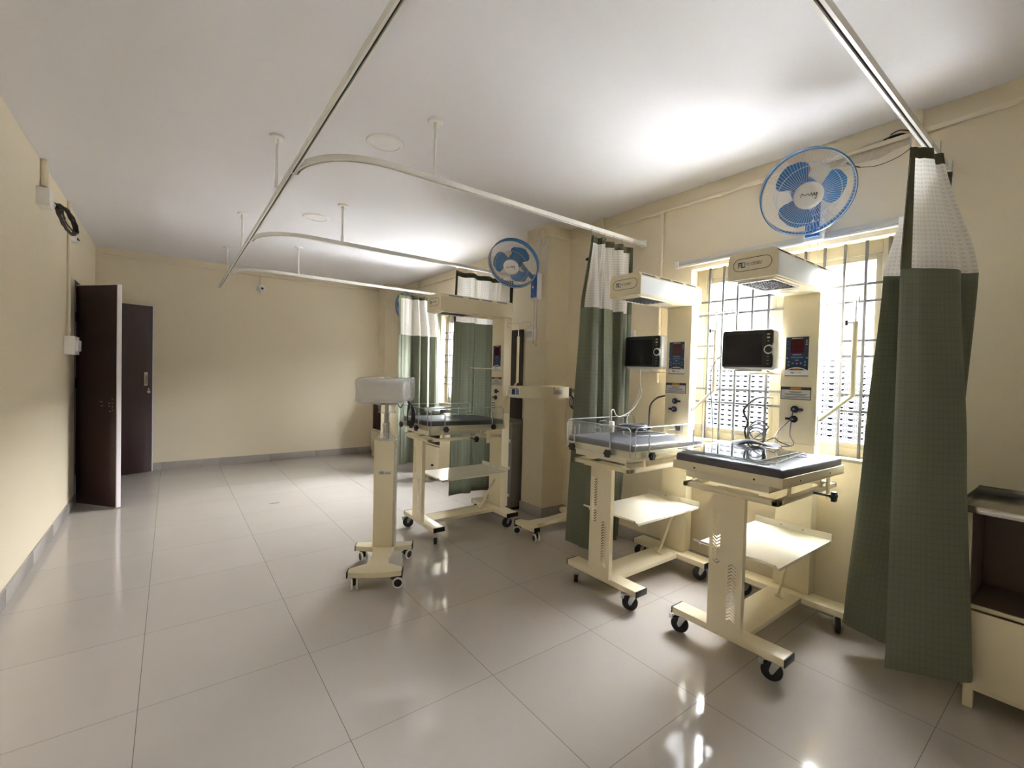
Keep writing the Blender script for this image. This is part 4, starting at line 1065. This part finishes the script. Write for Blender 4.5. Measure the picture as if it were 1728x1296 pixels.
# ------------------------------------------------------------------ wiring on the walls
def conduit(label, path, r=.0125, clips=(), stubs=()):
    o = Vector(path[0]); R = thing('wall_conduit', label, 'conduit', o)
    b = MB()
    for a, c in zip(path, path[1:]): b.tube([Vector(a) - o, Vector(c) - o], r, 10)
    for c in path[1:-1]: b.sphere(Vector(c) - o, r * 1.25, 10)
    b.build('pipe', M['conduit'], R)
    for a, d in clips:
        q = MB(); a = Vector(a) - o; d = Vector(d).normalized(); q.cyl(a - d * .018, a + d * .018, r * 1.35, n=12); q.build('coupling', M['conduit'], R)
    for a, c, rr in stubs:
        q = MB(); q.cyl(Vector(a) - o, Vector(c) - o, rr, n=14); q.build('riser', M['conduit'], R)
    return R
zc_ = 2.735; xw = XR - .019
conduit('painted pipe along the top of the window wall from the pillar towards the camera', [(xw, PY0 - .012, zc_), (xw, 2.2, zc_), (xw, 1.0, zc_), (xw, -1.5, zc_)],
        clips=[((xw, y, zc_), (0, 1, 0)) for y in (2.68, 2.22, 1.75, 1.2, .2)], stubs=[((xw, 2.86, zc_), (xw, 2.86, ZC), .016)])
conduit('painted pipe running around the top of the pillar', [(xw - .002, PY0 - .012, zc_ - .0), (PX - .012, PY0 - .012, zc_), (PX - .012, PY1 + .012, zc_)])
conduit('painted pipe along the top of the window wall beyond the pillar', [(xw, PY1 + .02, zc_), (xw, 7.31, zc_)], clips=[((xw, y, zc_), (0, 1, 0)) for y in (4.2, 5.4, 6.6)],
        stubs=[((xw, 6.75, zc_ - .12), (xw, 6.75, ZC), .016)])
conduit('painted pipe along the top of the far wall', [(XL + .01, YF - .02, 2.755), (2.84, YF - .02, 2.755)], clips=[((x, YF - .02, 2.755), (1, 0, 0)) for x in (-.15, 1.5)])
conduit('vertical painted pipe dropping beside the middle warmer', [(xw, 2.22, zc_ - .012), (xw, 2.22, 1.36)], clips=[((xw, 2.22, 2.35), (0, 0, 1)), ((xw, 2.22, 1.95), (0, 0, 1)), ((xw, 2.22, zc_ - .03), (0, 0, 1))])
conduit('vertical painted pipe on the wall just past the pillar', [(xw, PY1 + .16, zc_ - .012), (xw, PY1 + .16, 1.9)], .009)
conduit('vertical painted pipe behind the farthest curtain', [(xw, 6.2, zc_ - .012), (xw, 6.2, 2.0)], .009)
conduit('vertical painted pipe on the left wall above the switch box', [(XL + .012, 5.70, ZC), (XL + .012, 5.70, 1.645)], .014, clips=[((XL + .012, 5.70, 1.70), (0, 0, 1)), ((XL + .012, 5.70, 2.28), (0, 0, 1))])
conduit('short thick pipe from the ceiling to the left wall junction box', [(XL + .018, 4.66, ZC), (XL + .018, 4.66, 2.66)], .018, stubs=[((XL + .012, 4.80, ZC), (XL + .012, 4.80, 2.60), .012)])
def plate(name, label, loc, sx, sy, sz, keys=()):
    """box on a wall; loc is its centre"""
    R = thing(name, label, 'switch box', loc)
    b = MB(); b.box(-sx/2, sx/2, -sy/2, sy/2, -sz/2, sz/2, .004); b.build('box', M['white'], R)
    return R
R = plate('switch_box', 'white switch box on the left wall in front of the open door', (XL + .035, 5.70, 1.555), .07, .24, .165)
b = MB()
for k in range(4): b.box(.035, .052, -.09 + .05 * k, -.05 + .05 * k, -.05, .05, .004)
b.build('switch_rocker', M['white'], R)
R = plate('junction_box', 'white junction box high on the left wall with a coil of brown cable', (XL + .035, 4.58, 2.555), .07, .13, .125)
b = MB(); b.box(.0, .04, .06, .08, -.045, .01, .004); b.build('cable_gland', M['grey_lbl'], R)
o = Vector((XL + .105, 4.83, 2.485)); R = thing('cable_coil', 'coil of brown cable hanging from the junction box on the left wall', 'cable', o)
b = MB(); rd = random.Random(5)
for k in range(5):
    rr = .100 + rd.uniform(-.018, .012); ph = rd.uniform(-.3, .3); P = []
    for i in range(28):
        a = 2 * PI * i / 28; P.append((.03 * math.cos(a + ph) + .006 * k + rd.uniform(-.003, .003), rr * 1.25 * math.cos(a) + .01 * k, rr * .72 * math.sin(a) - .40 * rr * math.cos(a)))
    b.tube(P, .0058, 6, closed=True)
b.tube(catmull([(-.06, -.17, .06), (-.03, -.16, .07), (-.01, -.14, .05), (.0, -.11, .02), (.01, -.08, -.01)], 6), .0058, 6)
b.tube(catmull([(-.06, -.17, .04), (-.04, -.16, .04), (-.02, -.14, .03), (.0, -.09, .05)], 6), .0058, 6); b.build('cable', M['cable_brown'], R)
# small clip on the left wall
R = thing('cable_clip', 'small white hook on the left wall below the cable coil', 'hook', (XL + .02, 5.95, 2.565)); b = MB(); b.box(-.02, .02, -.06, .06, -.02, .02, .006); b.box(.02, .032, -.05, .03, -.004, .006, .002, mat=1); b.build('clip', [M['white'], M['ink']], R)
# CCTV
R = thing('security_camera', 'small white camera near the top of the far wall', 'camera', (1.055, YF, 2.62))
b = MB(); b.cyl((0, -.012, .0), (0, -.012, .18), .011, n=12); b.build('pipe', M['conduit'], R)
b = MB(); b.cyl((0, 0, -.05), (0, -.03, -.05), .058, n=28); b.cyl((0, -.03, -.05), (0, -.045, -.05), .052, n=28); b.sphere((0, -.045, -.055), .040, 20); b.build('housing', M['white'], R)
b = MB(); b.cyl((.004, -.074, -.058), (.006, -.090, -.062), .016, n=20); b.build('lens', M['black'], R)
b = MB(); b.box(-.012, .012, -.03, -.004, -.135, -.10, .004); b.build('cable_tail', M['white'], R)
# sockets
R = thing('wall_socket', 'white socket plate on the pillar side behind the drip hook', 'socket', (PX, 3.50, 1.80)); b = MB(); b.box(-.012, 0, -.075, .075, -.06, .06, .003); b.build('plate', M['white'], R); b = MB(); b.box(-.05, -.012, .0, .05, -.03, .03, .006); b.build('plug', M['grey_lbl'], R)
R = thing('wall_socket', 'white socket plate on the wall between the curtain and the monitor', 'socket', (XR, 2.50, 1.74)); b = MB(); b.box(-.012, 0, -.035, .035, -.06, .06, .003); b.build('plate', M['white'], R)
# dangling black device left of the middle curtain
R = thing('hanging_plug', 'black plug hanging on a thin cord beside the pillar', 'plug', (xw - .02, 3.0, 2.50))
b = MB(); b.sphere((0, 0, 0), .026, 14, sc3=(.9, 1.5, .6)); b.build('plug', M['black'], R)
b = MB(); b.tube(catmull([(.012, .16, .225), (.012, .17, .12), (.012, .13, .03), (.006, .06, .0), (0, .03, .0)], 6), .0025, 5); b.build('cord', M['conduit'], R)
# loops of wire on the pillar above the fan
R = thing('wire_loop', 'loose loop of thin wire on the pillar above its fan', 'wire', (PX - .012, 3.36, 2.72)); b = MB()
b.tube(catmull([(0, .05, .02), (-.004, .06, .07), (-.004, .02, .10), (-.004, -.03, .06), (-.006, -.04, -.02), (-.004, -.02, -.06), (-.004, .01, -.06), (-.004, .015, -.02)], 6), .0022, 5)
b.tube(catmull([(0, .03, .0), (-.004, .045, -.15), (-.006, .05, -.28), (-.004, .06, -.36)], 6), .0018, 5); b.build('wire', M['cable_g'], R)
# broken plaster with stub pipe beside the big curtain
R = thing('broken_plaster', 'ragged hole in the plaster with wire ends, above the near fan', 'wall damage', (XR, .86, 2.72)); b = MB()
rd = random.Random(3)
P = [(.22 * math.cos(a) * (1 + rd.uniform(-.2, .2)), .045 * math.sin(a) * (1 + rd.uniform(-.35, .25))) for a in [2 * PI * i / 22 for i in range(22)]]
b.prism(P, 0, .0035, 0, mat4(Matrix(((0, 0, -1), (-1, 0, 0), (0, 1, 0))), (0, 0, 0))); b.build('patch', M['plaster'], R)
b = MB(); P = [(.05 * math.cos(a) * (1 + rd.uniform(-.3, .3)), .016 * math.sin(a) * (1 + rd.uniform(-.4, .4))) for a in [2 * PI * i / 14 for i in range(14)]]
b.prism(P, .0036, .0042, 0, mat4(Matrix(((0, 0, -1), (-1, 0, 0), (0, 1, 0))), (0, -.10, .028))); b.build('cavity', M['hole'], R)
b = MB()
b.tube(catmull([(-.004, -.16, .045), (-.02, -.12, .058), (-.015, -.08, .05)], 5), .003, 5); b.tube(catmull([(-.004, -.16, .03), (-.02, -.10, .04), (-.012, -.05, .035)], 5), .003, 5)
b.tube(catmull([(-.01, .12, -.03), (-.03, .09, -.06), (-.03, .05, -.085)], 5), .004, 5); b.tube(catmull([(-.03, .05, -.085), (-.02, -.03, -.10), (-.01, -.12, -.08), (-.004, -.18, -.04)], 6), .0018, 5)
b.build('wire_end', M['cable_brown'], R)
conduit('short thick pipe stub beside the top of the big curtain', [(XR - .022, .665, ZC), (XR - .022, .665, 2.655)], .021)

# ------------------------------------------------------------------ things lying on the beds
zb1 = 1.004
R = thing('acrylic_sheet', 'clear acrylic sheets stacked flat on the nearest mattress', 'acrylic sheet', (2.46, 1.19, zb1 + .002), .06)
for k, (dx, dy, a) in enumerate(((0, 0, 0), (.015, -.02, .05), (-.01, .015, -.03))):
    b = MB(); T = Matrix.Translation((dx, dy, .006 * k)) @ Matrix.Rotation(a, 4, 'Z'); b.box(-.24, .24, -.21, .21, 0, .005, .001, T=T); s_ = b.build('sheet', M['acrylic'], R, smooth=0)
    b = MB(); b.tube([T @ Vector(p) for p in ((-.24, -.21, .0025), (.24, -.21, .0025), (.24, .21, .0025), (-.24, .21, .0025))], .0026, 5, closed=True); b.build('sheet_edge', M['acrylic_edge'], s_)
R = thing('pressure_cuff', 'dark blood pressure cuff lying folded on the nearest mattress', 'cuff', (2.72, 1.245, zb1 + .0185), -.9); R.scale = (.72, .72, .72)
v = []; f = []; nx, ny = 16, 8; b = MB()
for s in (0, 1):
    for i in range(nx + 1):
        for j in range(ny + 1):
            t = i / nx; q = j / ny - .5
            z = .004 + .030 * math.sin(PI * min(1, t * 1.2)) * (1 - (2 * q) ** 2 * .7) + .010 * math.sin(7 * t + 3 * q) + (-.004 if s else .006); v.append((-.16 + .34 * t, q * (.10 + .05 * t), max(z, -.001)))
m = (nx + 1) * (ny + 1)
for i in range(nx):
    for j in range(ny):
        q = i * (ny + 1) + j; f.append((q, q + ny + 1, q + ny + 2, q + 1)); f.append((m + q, m + q + 1, m + q + ny + 2, m + q + ny + 1))
ed = [j for j in range(ny + 1)] + [i * (ny + 1) + ny for i in range(1, nx + 1)] + [nx * (ny + 1) + j for j in range(ny - 1, -1, -1)] + [i * (ny + 1) for i in range(nx - 1, 0, -1)]
for q in range(len(ed)): a, c = ed[q], ed[(q + 1) % len(ed)]; f.append((a, c, m + c, m + a))
b.add(v, f); b.build('cuff', M['cuff'], R, smooth=60)
b = MB(); b.tube(catmull([(.10, .02, .04), (.16, .05, .06), (.20, .06, .03), (.26, .02, .01)], 6), .004, 6); b.build('hose', M['cable_b'], R)
def cable(label, pts, r, mat, name='cable', n=8):
    o = Vector(pts[0]); b = MB(); b.tube(catmull(pts, n), r, 6); return tag(b.build(name, mat, None, loc=o), label, 'cable', None)
# nearest warmer
X1, Y1 = 2.27, 1.135
cable('black cord rising in a loop from the nearest mattress to the monitor arm', [(2.66, 1.25, 1.03), (2.70, 1.28, 1.05), (2.74, 1.31, 1.10), (2.75, 1.30, 1.15), (2.76, 1.33, 1.22), (2.85, 1.30, 1.29), (3.0, 1.27, 1.295)], .006, M['cable_b'])
P = []
for k in range(44): a = k * .52; P.append((2.79 + .035 * math.cos(a) * .6 - .001 * k, 1.255 - .04 * math.cos(a), 1.115 + .05 * math.sin(a) - .0016 * k))
cable('grey looped cord bundle standing on the nearest mattress beside the column', [(2.70, 1.28, 1.03)] + P + [(2.68, 1.25, 1.025)], .0038, M['cable_dg'], n=4)
cable('thin probe cable dropping from the upper socket of the nearest warmer', [(3.005, 1.155, 1.222), (2.985, 1.16, 1.17), (2.93, 1.20, 1.10), (2.85, 1.19, 1.045), (2.78, 1.12, 1.015), (2.72, 1.02, 1.010), (2.63, .96, 1.010), (2.56, .98, 1.010), (2.60, 1.06, 1.010), (2.72, 1.10, 1.011)], .0026, M['cable_dg'])
cable('thin probe cable dropping from the lower socket of the nearest warmer', [(3.0, 1.16, 1.165), (2.96, 1.15, 1.08), (2.88, 1.10, 1.03), (2.80, 1.18, 1.018), (2.72, 1.24, 1.014), (2.66, 1.15, 1.024), (2.72, 1.05, 1.012), (2.70, .97, 1.009), (2.62, .94, 1.010), (2.60, 1.0, 1.011)], .0026, M['cable_dg'])
cable('thin cable hanging from the side of the nearest monitor', [(2.93, 1.545, 1.56), (2.92, 1.60, 1.53), (2.90, 1.63, 1.42), (2.91, 1.62, 1.25), (2.90, 1.60, 1.10), (2.88, 1.585, .99), (2.88, 1.58, .93)], .0028, M['cable_dg'])
cable('thin cord drooping under the nearest monitor', [(2.93, 1.52, 1.462), (2.90, 1.50, 1.435), (2.89, 1.45, 1.425), (2.90, 1.38, 1.432), (2.94, 1.33, 1.448)], .002, M['cable_g'])
# middle warmer
cable('black plug cord curving up beside the middle warmer column', [(2.72, 1.98, 1.02), (2.76, 2.0, 1.06), (2.80, 2.03, 1.13), (2.84, 2.05, 1.20), (2.90, 2.04, 1.25), (2.98, 2.03, 1.265)], .007, M['cable_b'])
P = []; rd = random.Random(12)
for k in range(60): a = k * .55; P.append((2.56 + .10 * math.cos(a) + rd.uniform(-.012, .012), 1.99 + .085 * math.sin(a) + rd.uniform(-.012, .012), 1.022 + .026 * abs(math.sin(a * .7)) + .0005 * k))
cable('tangled heap of dark cables on the middle mattress', P, .0055, M['cable_dg'], n=4)
P = []
for k in range(34): a = k * .6; P.append((2.58 + .17 * math.cos(a) + rd.uniform(-.02, .02), 1.90 + .13 * math.sin(a) + rd.uniform(-.02, .02), 1.012 + .012 * abs(math.sin(a))))
cable('loose grey cable spread over the middle mattress', P, .0034, M['cable_g'], n=5)
b = MB(); b.cyl((-.10, .05, .03), (.08, -.03, .032), .024, n=14); b.cyl((.08, -.03, .032), (.12, -.05, .03), .012, n=12); tag(b.build('cable_sleeve', M['black'], None), 'black sleeve lying in the cable heap on the middle mattress', 'cable'); bpy.context.scene.objects['cable_sleeve'].location = (2.58, 2.0, 1.016)
cable('pale cable hanging from the curtain side over the middle bed', [(2.86, 2.17, 1.45), (2.82, 2.14, 1.36), (2.80, 2.11, 1.27), (2.70, 2.10, 1.17), (2.56, 2.09, 1.12), (2.50, 2.09, 1.13), (2.46, 2.08, 1.17), (2.42, 2.065, 1.16), (2.41, 2.055, 1.10)], .0045, M['cable_g'])
R = thing('probe_clip', 'white finger probe hanging over the middle mattress', 'probe', (2.41, 2.05, 1.02)); b = MB(); b.box(-.012, .012, -.018, .018, 0, .075, .006, seg=3); b.build('shell', M['white'], R); b = MB(); b.box(-.0135, -.012, -.012, .012, .004, .03, .001); b.build('pad', M['grey_lbl'], R)
cable('second pale cable looping up behind the middle bed', [(2.84, 2.16, 1.46), (2.83, 2.15, 1.30), (2.74, 2.13, 1.20), (2.66, 2.12, 1.10), (2.62, 2.08, 1.05), (2.58, 2.04, 1.04)], .0035, M['cable_g'])
R = thing('document_card', 'small white printed card propped on the middle mattress by its column', 'card', (2.90, 1.86, 1.015)); b = MB(); b.box(-.003, .0, -.05, .05, 0, .055); b.build('card', M['white'], R); b = MB(); b.box(-.0036, -.003, -.02, .02, .012, .045); b.build('print', M['ink'], R)
R = thing('document_card', 'small white printed card hanging on the column of the farthest warmer', 'card', (1.745 + .735, 3.555, 1.055)); b = MB(); b.box(-.003, .0, -.02, .055, 0, .08); b.build('card', M['white'], R); b = MB()
for z in (.012, .035, .058): b.box(-.0036, -.003, -.01, .015, z, z + .010); b.box(-.0036, -.003, .025, .045, z, z + .010)
b.build('print', M['ink'], R)
for k, (x, y) in enumerate(((1.745 + .45, 3.60),)):
    R = thing('clear_film', 'crumpled clear film lying on the mattress of the farthest warmer', 'plastic film', (x, y, zb1)); b = MB(); v = []; f = []; rd = random.Random(4)
    for i in range(11):
        for j in range(9): v.append((-.20 + .04 * i, -.16 + .04 * j, .004 + rd.uniform(0, .018)))
    for i in range(10):
        for j in range(8): q = i * 9 + j; f.append((q, q + 9, q + 10, q + 1))
    b.add(v, f); b.build('film', M['film'], R, smooth=60)
R = thing('floor_scrap', 'small grey scrap lying on the floor tiles left of the lamp stand', 'scrap', (.868, 5.19, 0)); b = MB(); b.prism([(-.05, -.012), (-.01, -.03), (.045, -.015), (.05, .01), (.0, .025), (-.045, .012)], .0005, .004); b.build('scrap', M['cabinet_grey'], R)

# ------------------------------------------------------------------ outside and light
b = MB(); b.box(-60, 60, -90, 130, -3.3, -3.2); o = b.build('ground_outside', M['outground'], smooth=0); struct(o, 'pale concrete yard outside the windows')
b = MB(); b.box(25, 32, -70, 110, -3.2, 7.4); struct(b.build('blocker_outside', M['dark_blocker'], smooth=0), 'added dark block outside that dims the view through the windows')  # added block, hides the bright horizon so the window bars stay visible
w = bpy.data.worlds.new('overcast sky'); sc.world = w; w.use_nodes = True; nt = w.node_tree; nt.nodes.clear()
out = nt.nodes.new('ShaderNodeOutputWorld'); bg = nt.nodes.new('ShaderNodeBackground'); bg.inputs[0].default_value = (1.0, 0.992, 0.98, 1); bg.inputs[1].default_value = 13.0
tc = nt.nodes.new('ShaderNodeTexCoord'); sp = nt.nodes.new('ShaderNodeSeparateXYZ'); nt.links.new(tc.outputs['Generated'], sp.inputs[0])
zc_n = math_n(nt, 'MAXIMUM', sp.outputs[2], 0.0); nt.links.new(math_n(nt, 'ADD', math_n(nt, 'MULTIPLY', zc_n, 15.0), 14.0), bg.inputs[1])
nt.links.new(bg.outputs[0], out.inputs[0])
sun = bpy.data.lights.new('sun', 'SUN'); so = bpy.data.objects.new('sun', sun); COL.objects.link(so); sun.energy = 15; sun.angle = .02; sun.color = (1, .96, .9)
so.rotation_euler = Vector((.02, -.05, -1)).to_track_quat('-Z', 'Y').to_euler()
for i, (y0, y1) in enumerate(WINS):
    a = bpy.data.lights.new('sky_portal', 'AREA'); a.shape = 'RECTANGLE'; a.size = y1 - y0; a.size_y = WZ1 - WZ0; a.cycles.is_portal = True
    p = bpy.data.objects.new('sky_portal', a); COL.objects.link(p); p.location = (XR + TW + .02, (y0 + y1) / 2, (WZ0 + WZ1) / 2)
    p.matrix_world = mat4(Matrix(((0, 0, 1), (1, 0, 0), (0, 1, 0))), p.location)
sc.view_settings.view_transform = 'Standard'; sc.view_settings.look = 'None'; sc.view_settings.gamma = 1.0; sc.view_settings.use_curve_mapping = False
sc.view_settings.exposure = 2.8
sc.cycles.max_bounces = 12; sc.cycles.diffuse_bounces = 6; sc.cycles.glossy_bounces = 4; sc.cycles.transmission_bounces = 6; sc.cycles.transparent_max_bounces = 16
sc.cycles.sample_clamp_indirect = 6.0; sc.cycles.use_denoising = True; sc.cycles.caustics_reflective = False; sc.cycles.caustics_refractive = False
